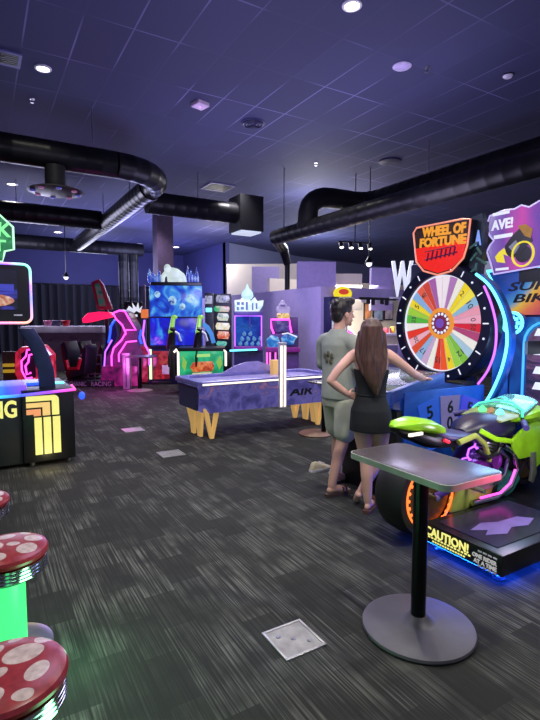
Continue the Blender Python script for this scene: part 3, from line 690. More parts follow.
# lower fairing
mb = MB(); mb.prism([(2.94, .18), (2.97, .28), (3.04, .36), (3.08, .46), (3.15, .47), (3.22, .40), (3.34, .36), (3.46, .34), (3.42, .22), (3.1, .17)], -.15, .15, 'XZ', Matrix.Translation((-BX, .05, 0))); part('belly_fairing', mb, OLIVE, t, .02)
part('radiator_hose', MB().tube([W(3.2, 2.33, .62), W(3.3, 2.31, .56), W(3.42, 2.31, .58), W(3.5, 2.33, .68)], .018, 8), BLK, t)
part('header_pipe', MB().tube([W(3.46, 2.32, .60), W(3.54, 2.3, .52), W(3.5, 2.3, .40), W(3.36, 2.31, .33)], .016, 8), CHROME, t)
part('heat_shield', MB().prism([(3.16, .36), (3.34, .30), (3.52, .34), (3.5, .40), (3.3, .42), (3.18, .42)], -.175, -.16, 'XZ', Matrix.Translation((-BX, .05, 0))), GREYB, t, .004)
part('lime_frame_rail', MB().tube([W(3.2, 2.31, .78), W(3.36, 2.29, .70), W(3.55, 2.29, .66)], .02, 8, flat=.5), LIME, t)
part('foot_peg', MB().cyl(W(3.12, 2.2, .36), W(3.12, 2.36, .36), .018, n=10), GREYB, t)
mb = MB(); mb.prism([(3.62, .17), (3.72, .20), (3.82, .30), (3.78, .36), (3.68, .32), (3.58, .22)], -.14, .14, 'XZ', Matrix.Translation((-BX, .05, 0))); part('nose_skirt', mb, mat('teal_plastic', '#3a8a7a', .35), t, .02)
part('bike_mount', MB().box(*[v for ab in zip(W(3.3, 2.42, .16), W(3.6, 2.58, .32)) for v in ab]), BLK, t, .01)
# tail unit
def sect(x, w, z0, z1, k=2.6, n=16):
    cz, hz_ = (z0 + z1) / 2, (z1 - z0) / 2
    def se(v): return math.copysign(abs(v) ** (2 / k), v)
    return [Vector(W(x, 2.5 + w * se(math.cos(2 * math.pi * i / n)), cz + hz_ * se(math.sin(2 * math.pi * i / n)))) for i in range(n)]
part('tail_cowl', MB().loft([sect(2.48, .03, .85, .865), sect(2.55, .09, .83, .89), sect(2.68, .12, .805, .905), sect(2.82, .12, .775, .88), sect(2.94, .09, .745, .825)]), LIME, t)
part('tail_underside', MB().loft([sect(2.51, .05, .81, .845), sect(2.63, .1, .745, .83), sect(2.82, .12, .665, .785), sect(3.0, .11, .645, .745), sect(3.15, .09, .645, .71)]), BLK, t)
part('tail_lamp', MB().box(*[v for ab in zip(W(2.53, 2.376, .80), W(2.66, 2.392, .82)) for v in ab], M=None), NW, t)
part('tail_lamp', MB().tube([W(2.88, 2.372, .735), W(2.93, 2.372, .715)], .012, 6), NRED, t)
part('rider_seat', MB().loft([sect(2.86, .07, .75, .81), sect(2.94, .12, .70, .78), sect(3.08, .13, .69, .75), sect(3.24, .12, .69, .745), sect(3.34, .08, .70, .75)]), mat('slate_violet_seat', '#4c4a78', .4), t)
part('fuel_tank', MB().loft([sect(3.2, .07, .68, .76), sect(3.29, .15, .64, .82), sect(3.45, .18, .63, .855), sect(3.64, .18, .64, .85), sect(3.76, .12, .69, .82)]), DKP, t)
# upper and side fairings
mb = MB(); mb.prism([(3.56, .66), (3.66, .72), (3.86, .80), (4.04, .74), (4.04, .54), (3.95, .42), (3.86, .38), (3.84, .50), (3.66, .50), (3.6, .56)], -.22, -.19, 'XZ', Matrix.Translation((-BX, .05, 0)))
part('side_fairing', mb, LIME, t, .012)
mb = MB(); mb.prism([(3.56, .66), (3.66, .72), (3.86, .80), (4.04, .74), (4.04, .54), (3.95, .42), (3.86, .38), (3.84, .50), (3.66, .50), (3.6, .56)], .19, .22, 'XZ', Matrix.Translation((-BX, .05, 0)))
part('side_fairing', mb, LIME, t, .012)
mb = MB(); mb.prism([(3.80, .54), (3.86, .54), (3.88, .36), (3.84, .28), (3.80, .30), (3.82, .40)], -.235, -.21, 'XZ', Matrix.Translation((-BX, .05, 0))); part('fork_guard', mb, GREYB, t, .006)
for a in (2.38, 2.62): part('front_fork', MB().cyl(W(4.02, a, .40), W(3.82, a, .85), .024, n=12), STEEL, t)
part('nose_fairing', MB().loft([sect(3.62, .2, 0.790, 0.840), sect(3.75, .24, 0.770, 0.880), sect(3.9, .24, 0.750, 0.910), sect(4.05, .2, 0.690, 0.900), sect(4.18, .12, 0.650, 0.810), sect(4.24, .04, 0.670, 0.750)]), LIME, t)
part('instrument_panel', MB().loft([sect(3.46, .19, 0.805, 0.830), sect(3.62, .22, 0.830, 0.860), sect(3.74, .17, 0.860, 0.885)]), mat('olive_gauge_panel', '#8f9a5a', .35), t)
for y, m_ in ((2.42, NCY), (2.5, mat('gauge_tan', '#b08a5a', .4)), (2.58, NGRN)): part('gauge', MB().cyl(W(3.60, y, .855), W(3.58, y, .872), .03, n=16), m_, t)
mb = MB(); n = 14
scr = [[Vector(W(3.66 + .3 * u + .0, 2.5 - .23 * math.cos(math.pi * i / n) * (1 - .25 * u), .845 + .08 * u + .045 * math.sin(math.pi * i / n))) for i in range(n + 1)] for u in (0, .5, 1)]
scr = scr + [[p + Vector((.008, 0, -.008)) for p in r] for r in reversed(scr)]
mb.loft(scr, closed=True, caps=False)
tt = NT('green_tinted_screen'); tt.b.inputs['Base Color'].default_value = (.5, 1, .75, 1); tt.b.inputs['Transmission Weight'].default_value = .85; tt.b.inputs['Roughness'].default_value = .08
part('windscreen', mb, tt.m, t)
part('windscreen_edge', MB().tube([W(3.66, 2.27, 0.845), W(3.7, 2.3, 0.890), W(3.76, 2.42, 0.930), W(3.76, 2.58, 0.930), W(3.7, 2.7, 0.890), W(3.66, 2.73, 0.845)], .01, 6), glow('cyan_edge', '#58f0c8', 1.2), t)
part('handlebar', MB().tube([W(3.56, 2.18, 0.790), W(3.7, 2.3, 0.830), W(3.75, 2.5, 0.840), W(3.7, 2.7, 0.830), W(3.56, 2.82, 0.790)], .016, 8), BLK, t)
part('hand_grip', MB().cyl(W(3.55, 2.17, 0.787), W(3.63, 2.24, 0.812), .024, n=12), mat('violet_grip', '#3c3478', .5), t); part('hand_grip', MB().cyl(W(3.55, 2.83, 0.787), W(3.63, 2.76, 0.812), .024, n=12), mat('violet_grip', '#3c3478'), t)
# tower with screen and marquee (faces the rider)
TX = 4.55
BLUEP = art('blue_cabinet_print', [(.25, '#041a5a'), (.45, '#0a3aa0'), (.6, '#1a6ad8'), (.78, '#3ab0e8')], 1.6, .5, 1.2, 2)
part('tower', bx_(MB(), TX + .04, TX + .6, 1.55, 3.02, .1, 1.98), mat('deep_blue_tower', '#0c1a52', 0.35), t, .015)
# lit banner below marquee
mb = MB(); mb.prism([(3.24, 2.10), (1.5, 2.10), (1.5, 1.66), (2.86, 1.66), (2.98, 1.70), (3.1, 1.86)], TX - .02, TX + .06, 'YZ', Matrix.Translation((-BX, -2.45, 0)))
tt = NT('sunset_banner'); tt.b.inputs['Base Color'].default_value = (.02, .02, .03, 1); sp = tt.n('ShaderNodeSeparateXYZ'); tt.l(tt.obj(), sp.inputs[0])
no = tt.n('ShaderNodeTexNoise', i_Scale=2.5, i_Detail=3.0); tt.l(tt.obj(), no.inputs['Vector'])
f = tt.math('ADD', tt.math('MULTIPLY', tt.math('SUBTRACT', sp.outputs[2], 1.66), 1.7), tt.math('ADD', tt.math('MULTIPLY', sp.outputs[1], .9), tt.math('MULTIPLY', no.outputs[0], .25)))
tt.l(tt.ramp(f, [(.62, hx('#f0683a')), (.78, hx('#f8a83c')), (.95, hx('#f4dc50')), (1.0, hx('#58b0e8'))]), tt.b.inputs['Emission Color'])
f2 = tt.math('ADD', tt.math('MULTIPLY', tt.math('SUBTRACT', sp.outputs[2], 1.66), 1.3), tt.math('ADD', tt.math('MULTIPLY', tt.math('SUBTRACT', sp.outputs[1], .3), 1.1), tt.math('MULTIPLY', no.outputs[0], .3)))
BAN = tt.ramp(f2, [(.08, hx('#c83a40')), (.28, hx('#e8702a')), (.46, hx('#f0c030')), (.58, hx('#4a98d8')), (.75, hx('#1a50c0')), (1, hx('#123a98'))])
tt.l(BAN, tt.b.inputs['Emission Color']); tt.b.inputs['Emission Strength'].default_value = .75
part('banner', mb, tt.m, t)
text('SUPER', .62, BLK, t, W(TX - .026, 2.70, 1.935), 'lettering', height=.085, M=MR, shear=.25, bold=.02); text('BIKES', .55, BLK, t, W(TX - .026, 2.68, 1.82), 'lettering', height=.085, M=MR, shear=.25, bold=.02)
part('banner_outline', MB().tube([W(TX - .03, a, b_) for a, b_ in ((1.5, 2.11), (3.25, 2.11), (3.1, 1.86), (3.0, 1.72))], .014, 6), NCY, t)
# lower display
part('screen_surround', bx_(MB(), TX, TX + .05, 1.6, 2.98, .62, 1.64), BLUEP, t, .01)
mb = MB(); mb.prism(rrect(1.66, 2.80, .72, 1.56, .18), TX - .012, TX, 'YZ', Matrix.Translation((-BX, -2.45, 0)))
part('screen', mb, art('race_screen', [(.3, '#141024'), (.5, '#3a2348'), (.62, '#7a4a70'), (.74, '#2a2a4a')], 3, .7, 1, 3, (1, 1, 3)), t)
part('screen_outline', MB().tube([W(TX - .016, a, b_) for a, b_ in rrect(1.63, 2.83, .69, 1.59, .2)], .012, 6, True), glow('soft_blue_neon', '#3a9aff', 1.6), t)
mb = MB()
for zz, w_ in ((1.46, .35), (1.28, .4), (1.10, .35), (.95, .3)): mb.prism([(2.73, zz), (2.73 - w_, zz), (2.66 - w_, zz + .07), (2.70, zz + .07)], TX - .02, TX - .012, 'YZ', Matrix.Translation((-BX, -2.45, 0)))
part('screen_graphic', mb, LITW, t)
part('round_boss', MB().cyl(W(TX - .1, 2.90, 1.58), W(TX - .02, 2.90, 1.58), .10, n=24), mat('blue_boss', '#1a4a9a', .35), t)
part('boss_ring', MB().tube([(TX - .105 - BX, y, z) for (_, y, z) in arc((2.90 - 2.45, 1.58), .1, 0, 360, 24, 'YZ', 0)[:-1]], .016, 6, True), NCY, t)
for k in range(8): a = math.pi * k / 4; part('boss_stud', MB().box(TX - .112 - BX, TX - .1 - BX, .45 + .055 * math.cos(a) - .016, .45 + .055 * math.cos(a) + .016, 1.58 + .055 * math.sin(a) - .016, 1.58 + .055 * math.sin(a) + .016), NCY, t)
# sweeping side wing with neon arc
yc, zc = 3.62, 1.56
AXP = 4.14
ctr = [PX(a, b_, AXP) for a, b_ in ((476, 274), (488, 284), (498, 300), (505, 320), (507, 342), (503, 364), (496, 383), (487, 400), (474, 416))]
cl = [W(p.x, p.y, p.z) for p in ctr]
def smooth(P, k=5):
    P = [Vector(p) for p in P]; out = []
    for i in range(len(P) - 1):
        a, b, c, d = P[max(0, i - 1)], P[i], P[i + 1], P[min(len(P) - 1, i + 2)]
        for j in range(k):
            u = j / k; out.append(0.5 * ((2 * b) + (c - a) * u + (2 * a - 5 * b + 4 * c - d) * u * u + (3 * b - a - 3 * c + d) * u ** 3))
    return out + [P[-1]]
ctr = smooth(ctr); cl = [W(p.x, p.y, p.z) for p in ctr]
part('wing_neon', MB().tube(cl, .014, 8), NCY, t)
ins = [PX(a, b_, AXP + .01) for a, b_ in ((484, 286), (491, 303), (496, 325), (495, 350), (488, 370), (478, 384))]
part('wing_neon', MB().tube([W(p.x, p.y, p.z) for p in smooth(ins)], .011, 8), NPURP, t)
mb = MB(); outer = [(p.y, p.z) for p in ctr]; mb.prism(outer + [(p.y - .035, p.z) for p in reversed(ctr)], AXP + .02, AXP + .08, 'YZ', Matrix.Translation((-BX, -2.45, 0)))
part('wing_arm', MB().box(*[v for ab in zip(W(AXP + .06, 2.585, 1.3), W(4.56, 2.615, 1.42)) for v in ab]), BLK, t)
part('side_wing', mb, mat('blue_wing_panel', '#12408c', 0.3), t)
part('blue_side_panel', bx_(MB(), 4.5, 4.54, 2.985, 3.14, .84, 1.65), art('bright_blue_panel', [(.25, '#0a2a90'), (.45, '#1450d0'), (.6, '#2a80f0'), (.78, '#1a3ac0')], 2.2, .6, 1.2, 3), t, .006)
# marquee
MQ = [(486, 228), (490, 216), (505, 210), (515, 209), (522, 205), (530, 207), (540, 201)]
pl = [PX(a, b_, 4.5) for a, b_ in MQ]
mq = [(p.y, p.z) for p in pl] + [(2.2, 2.80), (1.9, 2.72), (1.55, 2.74), (1.5, 2.12), (2.4, 2.11)] + [(p.y, p.z) for p in (PX(540, 267, 4.5), PX(494, 275, 4.5), PX(491, 264, 4.5), PX(487, 252, 4.5), PX(490, 246, 4.5), PX(494, 241, 4.5), PX(490, 236, 4.5))]
TM = Matrix.Translation((-BX, -2.45, 0))
part('marquee_box', MB().prism(mq, 4.5, 4.68, 'YZ', TM), BLK, t)
def shr(P, k):
    cy = sum(a for a, _ in P) / len(P); cz = sum(b for _, b in P) / len(P); return [(cy + (a - cy) * k, cz + (b - cz) * k) for a, b in P]
tt = NT('violet_marquee'); no = tt.n('ShaderNodeTexNoise', i_Scale=1.3, i_Detail=2.0, i_Distortion=1.0); tt.l(tt.obj(), no.inputs['Vector'])
sp = tt.n('ShaderNodeSeparateXYZ'); tt.l(tt.obj(), sp.inputs[0]); tt.b.inputs['Base Color'].default_value = (.02, .02, .03, 1)
f = tt.math('ADD', tt.math('MULTIPLY', tt.math('SUBTRACT', .86, sp.outputs[1]), 1.15), tt.math('MULTIPLY', tt.math('SUBTRACT', no.outputs[0], .5), .5))
tt.l(tt.ramp(f, [(.02, hx('#c8c0e8')), (.18, hx('#8a70c8')), (.32, hx('#7a48b0')), (.5, hx('#d040b0')), (.62, hx('#8a3ab0')), (.8, hx('#2a3aa8'))]), tt.b.inputs['Emission Color']); tt.b.inputs['Emission Strength'].default_value = .85
mqf = part('marquee_face', MB().prism(shr(mq, .95), 4.485, 4.5, 'YZ', TM), tt.m, t)
part('marquee_outline', MB().tube([(4.488 - BX, a - 2.45, b_) for a, b_ in shr(mq, .985)], .009, 6, True), glow('lilac_edge', '#c8b8ff', 1.0), t)
def mp(px, py, x=4.48): p = PX(px, py, x); return Vector(W(p.x, p.y, p.z))
text('AVE!', .23, LITW, t, mp(502, 224), 'lettering', height=.10, M=MR, bold=.03)
mb = MB()
c0 = mp(501, 213); mb.box(c0.x - .002, c0.x + .003, c0.y - .09, c0.y + .09, c0.z - .018, c0.z + .012)
c0 = mp(503, 236); mb.box(c0.x - .002, c0.x + .003, c0.y - .1, c0.y + .1, c0.z - .018, c0.z + .018)
part('marquee_print', mb, LITW, t)
YEL = glow('yellow_print', '#f4e040', .95)
c0 = mp(523, 254); part('picture_wheel', MB().tube([(c0.x, c0.y + .105 * math.cos(R(a)), c0.z + .115 * math.sin(R(a))) for a in range(0, 360, 15)], .022, 8, True, flat=.4), YEL, t)
part('picture_wheel', MB().lathe([(.08, 0), (.08, .004)], c0, 20, Matrix.Rotation(R(90), 4, 'Y')), BLK, t)
def ppoly(pts, m_, x=4.478): return part('picture_shape', MB().prism([(PX(a, b_, 4.48).y, PX(a, b_, 4.48).z) for a, b_ in pts], x, x + .005, 'YZ', TM), m_, t)
ppoly([(497, 262), (505, 263), (503, 254), (508, 256), (504, 248), (499, 252), (495, 257)], YEL)
ppoly([(505, 246), (512, 236), (520, 228), (530, 233), (533, 241), (526, 246), (520, 255), (512, 258), (506, 254)], BLK)
ppoly([(518, 226), (526, 224), (533, 229), (531, 238), (525, 236)], mat('rider_orange', '#c08a30', .5), 4.474)
ppoly([(509, 247), (516, 240), (520, 246), (515, 254)], mat('rider_grey', '#9a9ab0', .5), 4.474)
c0 = mp(502, 269); mb = MB(); mb.box(c0.x - .002, c0.x + .002, c0.y - .07, c0.y + .07, c0.z - .012, c0.z + .012); part('marquee_print', mb, LITW, t)
part('marquee_bracket', bx_(MB(), 4.52, 4.66, 1.8, 2.9, 1.97, 2.2), BLK, t)
# ================================================================== WHEEL GAME
WX, WY, WZ, WR = 4.26, 3.59, 1.575, .505
t = thing('prize_wheel_game', 'upright wheel game with a big many-coloured wheel and red lit header', 'arcade game', (3.6, 3.625, 0), 0)
def V(x, y, z): return (x - 3.6, y - 3.625, z)
VM = Matrix.Translation((-3.6, -3.625, 0))
part('pedestal', MB().box(-.52, .9, -.58, .165, 0, .82), BLK, t, .02)
part('rear_column', MB().box(.74, .92, -.3, .5, 0.3, 2.25), mat('navy_column', '#141a3c', .4), t, .02)
# bezel ring
M = Matrix.Rotation(R(-90), 4, 'Y')
part('bezel', MB().lathe([(WR + .005, .0), (WR + .01, .05), (WR + .115, .05), (WR + .13, .02), (WR + .13, -.12), (WR + .005, -.12)], V(WX, WY, WZ), 64, M, caps=False), mat('dark_navy_bezel', '#12142c', .3), t)
bz = t.children[-1]
for k in range(24):
    a = 2 * math.pi * k / 24
    c = Vector(V(WX - .053, WY + (WR + .065) * math.cos(a), WZ + (WR + .065) * math.sin(a))); d = Vector((0, math.cos(a), math.sin(a)))
    part('bezel_light', MB().tube([c - d * .03, c + d * .03], .007, 6) if k % 2 == 0 else MB().ell(c, .012, nu=8, nv=6), LITW, bz)
cols = ['#f2e6ee', '#b07ab8', '#f0ece0', '#f2d820', '#f4e24a', '#8cb8d8', '#e89ab0', '#f0a8c0', '#d8283c', '#b04878', '#f0ece4', '#a8c8dc', '#80c040', '#98d048', '#f0d428', '#f0582a', '#d83828', '#f2eee4', '#c8a8d0', '#90b4dc', '#e05030', '#f0b0c0', '#e83c2c', '#f0ece8', '#58b840', '#a0d040', '#f0d830', '#88b0e0', '#e86048', '#d04838', '#a860a8', '#f4e8f0']
n = len(cols); mb = MB(); mats = []
for k, h in enumerate(cols):
    mats.append(glow('wheel_' + h[1:], h, .88, var=.05)); mb.mi = k
    a0 = R(90) - 2 * math.pi * k / n; a1 = R(90) - 2 * math.pi * (k + 1) / n
    # clockwise as the player sees it: to the right is -y
    pts = []
    for i in range(4):
        a = a0 + (a1 - a0) * i / 3; pts.append((WY - WR * math.cos(a), WZ + WR * math.sin(a)))
    for i in range(3, -1, -1):
        a = a0 + (a1 - a0) * i / 3; pts.append((WY - .15 * math.cos(a), WZ + .15 * math.sin(a)))
    mb.prism(pts, WX - .0, WX + .03, 'YZ', VM)
DIVM = mat('pale_divider', '#cfc6c0', .5)
wh = link('wheel_disc', mb.mesh('wheel_disc', smooth=False), mats, t)
for k in range(n):
    a = R(90) - 2 * math.pi * k / n
    p0 = Vector(V(WX - .004, WY - .16 * math.cos(a), WZ + .16 * math.sin(a))); p1 = Vector(V(WX - .004, WY - WR * math.cos(a), WZ + WR * math.sin(a)))
    part('wheel_divider', MB().tube([p0, p1], .0022, 4), DIVM, wh)
part('wheel_rim', MB().tube([V(WX - .008, WY + (WR + .006) * math.cos(2 * math.pi * k / 64), WZ + (WR + .006) * math.sin(2 * math.pi * k / 64)) for k in range(64)], .012, 6, True), LITW, wh)
part('hub_ring', MB().lathe([(.12, 0), (.165, .002), (.165, .016), (.12, .02)], V(WX - .004, WY, WZ), 40, M, caps=False), glow('orange_hub', '#f09a38', .9), wh)
part('hub', MB().lathe([(.125, 0), (.125, .014), (.06, .022), (.002, .03)], V(WX - .004, WY, WZ), 32, M), glow('maroon_hub', '#8a2a58', .6), wh)
for k in range(14):
    a = 2 * math.pi * k / 14; part('hub_light', MB().ell(V(WX - .022, WY + .1 * math.cos(a), WZ + .1 * math.sin(a)), (.008, .017, .017), nu=8, nv=6), LITW, wh)
mb = MB()
part('hub_badge', MB().lathe([(.05, 0), (.05, .02), (.002, .024)], V(WX - .02, WY, WZ), 24, M), glow('violet_badge', '#7a50c0', .8), wh)
INK = mat('wheel_ink', '#5a4a48', .6)
for k, s in ((3, '2'), (5, '10'), (7, '0'), (8, '50'), (12, '12'), (14, '4'), (16, '15'), (19, '17'), (21, '20'), (24, '25'), (26, '5'), (28, '40')):
    a = R(90) - 2 * math.pi * (k + .5) / n; rr = WR * .78
    text(s, .035 * len(s), INK, wh, V(WX - .004, WY - rr * math.cos(a), WZ + rr * math.sin(a)), 'lettering', M=Matrix.Rotation(R(-90), 4, 'Z') @ Matrix.Rotation(R(90), 4, 'X') @ Matrix.Rotation(a - R(90), 4, 'Z'), ext=.002)
# header
hd = [PX(414, 233, 4.2), PX(417, 228, 4.2), PX(463, 219, 4.2), PX(471, 219, 4.2), PX(468, 245, 4.2), PX(464, 258, 4.2), PX(452, 271, 4.2), PX(438, 275, 4.2), PX(424, 271, 4.2), PX(417, 262, 4.2)]
hp = [(p.y, p.z) for p in hd]
part('header_box', MB().prism(hp, 4.2, 4.5, 'YZ', VM), mat('header_black', '#16121a', .4), t)
red = [(PX(a, b_, 4.2).y, PX(a, b_, 4.2).z) for a, b_ in ((416, 249), (467, 239), (463, 257), (451, 269), (438, 273), (425, 269), (418, 261))]
part('header_face', MB().prism(red, 4.19, 4.2, 'YZ', VM), glow('red_lit_panel', '#f02418', .95), t)
up_ = [(PX(a, b_, 4.2).y, PX(a, b_, 4.2).z) for a, b_ in ((416, 232), (469, 221), (467, 238), (416, 248))]
part('header_face', MB().prism(up_, 4.192, 4.2, 'YZ', VM), mat('header_dark_print', '#3a2418', .5), t)
def V2(px, py, x): p = PX(px, py, x); return V(p.x, p.y, p.z)
TILT = Matrix.Rotation(R(-90), 4, 'Z') @ Matrix.Rotation(R(90), 4, 'X') @ Matrix.Rotation(R(-3), 4, 'Z')
ORL = glow('amber_letters', '#f2a030', .95)
text('WHEEL OF', .56, ORL, t, V2(443, 230, 4.185), 'lettering', height=.105, M=TILT, bold=.05); text('FORTUNE', .60, ORL, t, V2(442, 241, 4.185), 'lettering', height=.10, M=TILT, bold=.05)
mb = MB()
for k in range(7):
    p = Vector(V2(427 + 4.4 * k, 257 - 1.0 * k, 4.184)); mb.tube([p + Vector((0, 0, -.045)), p + Vector((0, -.02, .04 + .01 * (k % 2)))], .009, 5)
p0, p1 = Vector(V2(425, 260, 4.184)), Vector(V2(457, 252, 4.184)); mb.tube([p0, p1], .008, 5)
p0, p1 = Vector(V2(425, 252, 4.184)), Vector(V2(455, 246, 4.184)); mb.tube([p0, p1], .006, 5)
part('header_script', mb, mat('maroon_script', '#5a1048', .5), t)
part('header_outline', MB().tube([(4.192 - 3.6, a - 3.625, b_) for a, b_ in hp], .01, 6, True), glow('rose_edge', '#ff9a80', .9), t)
part('side_panel', MB().prism([(3.30, 2.05), (3.17, 2.05), (3.13, 2.5), (3.17, 2.66), (3.29, 2.64)], 4.3, 4.36, 'YZ', VM), mat('dark_teal_panel', '#14283a', .4), t)
text('A', .07, glow('pale_blue_letter', '#8aa8ff', .9), t, V(4.28, 3.19, 2.42), 'lettering', height=.15, M=MR, bold=.03)
mb = MB()
for k in range(6): mb.tube([V(4.24, 3.3 - .12 * k % .3, 2.05 + .05 * k), V(4.24, 3.17, 2.12 + .05 * k)], .012, 5)
part('scroll_ornament', mb, mat('green_ornament', '#4a7a6a', .4), t)
part('neck', MB().box(.68, .9, -.2, .2, 2.0, 2.15), BLK, t)
# sloped console
BLUER = mat('blue_console_rail', '#2a4a9a', .35)
CY0, CY1 = 3.03, 3.95
def slab(y0, y1, z0a, z0b, th, m_, nm, xa=2.98, xb=3.66):
    mb = MB(); mb.prism([(xa, z0a), (xb, z0b), (xb, z0b + th), (xa, z0a + th)], y0, y1, 'XZ', VM); return part(nm, mb, m_, t, .006)
slab(CY0, CY0 + .06, .89, 1.03, .10, BLUER, 'console_rail'); slab(CY1 - .06, CY1, .89, 1.03, .10, BLUER, 'console_rail')
slab(CY0 + .06, CY1 - .06, .89, 1.03, .05, mat('console_deck', '#5a5348', .4, var=.4, scale=14), 'console_deck')
part('console_front_rail', MB().box(-.66, -.60, CY0 - 3.625, CY1 - 3.625, .88, 1.0), BLUER, t, .006)
tt = NT('console_glass'); tt.b.inputs['Base Color'].default_value = (.85, .95, .95, 1); tt.b.inputs['Transmission Weight'].default_value = .95; tt.b.inputs['Roughness'].default_value = .06; tt.b.inputs['IOR'].default_value = 1.12
slab(CY0 + .06, CY1 - .06, .975, 1.115, .008, tt.m, 'console_glass')
for k in range(26):
    x = random.uniform(3.05, 3.6); y = random.uniform(CY0 + .12, CY1 - .12); z = .946 + (x - 2.98) * .206
    part('token', MB().cyl(V(x, y, z - .004), V(x, y, z + .004), .018, n=10), mat('gold_token', '#b89a58', .3, .7), t)
part('console_body', MB().prism([(3.12, .82), (4.0, .82), (4.0, .98), (3.7, 1.03), (3.12, .91)], CY0 + .02, CY1 - .02, 'XZ', VM), BLUEP, t)
part('wheel_bracket', MB().box(.42, .62, -.5, -.3, .9, 1.0), BLK, t, .01)
# fan of numbered strips on the near side panel
fan = part('side_art_panel', MB().box(-.46, .62, -.605, -.58, .3, .98), mat('blue_side_panel', '#1c50b0', .35), t, .006)
fc = [('#2a58d0', '50'), ('#7a70a8', '60'), ('#4a48e0', '52'), ('#4aa07a', '40')]
ctrx, ctrz = 3.70 - 3.6, -.32
for k, (h, s) in enumerate(fc):
    a0, a1 = R(109 - 14 * k), R(96.5 - 14 * k)
    pts = [(ctrx + r * math.cos(a), ctrz + r * math.sin(a)) for r, a in ((.78, a0), (1.24, a0), (1.24, a1), (.78, a1))]
    sg = part('numbered_strip', MB().prism(pts, -.612, -.605), glow('strip_' + h[1:], h, .7), fan)
    am = (a0 + a1) / 2
    for j, ch in enumerate(s):
        r = 1.13 - .15 * j
        text(ch, .075, BLK, fan, (ctrx + r * math.cos(am), -.614, ctrz + r * math.sin(am)), 'lettering', height=.12, M=Matrix.Rotation(R(90), 4, 'X') @ Matrix.Rotation(am - R(90), 4, 'Z'), ext=.002, bold=.02)
# ================================================================== PEOPLE
SKIN = mat('skin_warm', '#c99a88', 0.5, var=.06, scale=14); SKIN2 = mat('skin_fair', '#d9a698', 0.5, var=.06, scale=14)
def fuse(mb, name, voxel=.0065, it=4, disp=None):
    bm = mb.bm; bmesh.ops.recalc_face_normals(bm, faces=bm.faces[:])
    me = bpy.data.meshes.new(name); bm.to_mesh(me); bm.free()
    o = bpy.data.objects.new('tmp', me); COL.objects.link(o)
    r = o.modifiers.new('r', 'REMESH'); r.mode = 'VOXEL'; r.voxel_size = voxel; r.use_smooth_shade = True
    s = o.modifiers.new('s', 'SMOOTH'); s.factor = .5; s.iterations = it
    bpy.context.view_layer.update()
    m2 = bpy.data.meshes.new_from_object(o.evaluated_get(bpy.context.evaluated_depsgraph_get()))
    bpy.data.objects.remove(o); bpy.data.meshes.remove(me); m2.name = name
    for p in m2.polygons: p.use_smooth = True
    return m2
def limb(mb, pts, rad, n=14):
    P = [Vector(p) for p in pts]; Q = []; Rr = []
    for i in range(len(P) - 1):
        for k in range(5):
            u = k / 5; a = P[max(0, i - 1)]; b = P[i]; c = P[i + 1]; d = P[min(len(P) - 1, i + 2)]
            Q.append(0.5 * ((2 * b) + (c - a) * u + (2 * a - 5 * b + 4 * c - d) * u * u + (3 * b - a - 3 * c + d) * u ** 3)); Rr.append(rad[i] * (1 - u) + rad[i + 1] * u)
    Q.append(P[-1]); Rr.append(rad[-1]); mb.tube(Q, Rr, n); mb.ell(Q[-1], Rr[-1] * .98); mb.ell(Q[0], Rr[0] * .98)
def torso(mb, secs, n=20):
    mb.loft([[Vector((cx + rx * math.cos(2 * math.pi * k / n), cy + ry * math.sin(2 * math.pi * k / n), z)) for k in range(n)] for z, cx, cy, rx, ry in secs])
def hand(mb, wrist, d, palm_n, side, s=1.0, curl=.5):
    """palm and five separate bent fingers; d points to the fingertips, palm_n out of the palm, side = +1 / -1 thumb side"""
    w = Vector(wrist); d = Vector(d).normalized(); nrm = Vector(palm_n); nrm = (nrm - d * nrm.dot(d)).normalized(); x = d.cross(nrm) * side
    F = Matrix((x, d, nrm)).transposed()
    M4 = F.to_4x4()
    mb.ell(w + d * .045 * s, (.04 * s, .052 * s, .016 * s), M4, 12, 8)
    for k, (off, L) in enumerate(((.030, .068), (.010, .076), (-.010, .071), (-.029, .056))):
        p0 = w + d * .07 * s + x * off * s; p1 = w + d * (.088) * s + x * off * 1.08 * s + nrm * .004
        p2 = p1 + (d * math.cos(curl * .6) + nrm * math.sin(curl * .6)) * L * .45 * s; p3 = p2 + (d * math.cos(curl * 1.5) + nrm * math.sin(curl * 1.5)) * L * .4 * s
        limb(mb, [p0, p1, p2, p3], [.0095 * s, .0092 * s, .0084 * s, .0072 * s], 8)
    p0 = w + d * .022 * s + x * .028 * s; p1 = p0 + (x * .8 + d * .6).normalized() * .036 * s; p2 = p1 + (x * .35 + d * .9 + nrm * .3).normalized() * .03 * s
    limb(mb, [p0, p1, p2], [.013 * s, .0105 * s, .0085 * s], 8)
def foot(mb, ankle, heel, toe, s=1.0):
    a, h, t = Vector(ankle), Vector(heel), Vector(toe)
    limb(mb, [h, h.lerp(t, .35) + Vector((0, 0, .012)), h.lerp(t, .75), t], [.03 * s, .036 * s, .036 * s, .02 * s]); limb(mb, [a, h.lerp(t, .25) + Vector((0, 0, .02))], [.038 * s, .036 * s])
    d = (t - h).normalized(); x = d.cross(Vector((0, 0, 1))).normalized()
    for k in range(5):
        q = t + x * (.028 - .014 * k) * s; limb(mb, [q - d * .02, q + d * (.022 - .003 * abs(k - 1)) * s], [.0105 * s, .008 * s], 8)
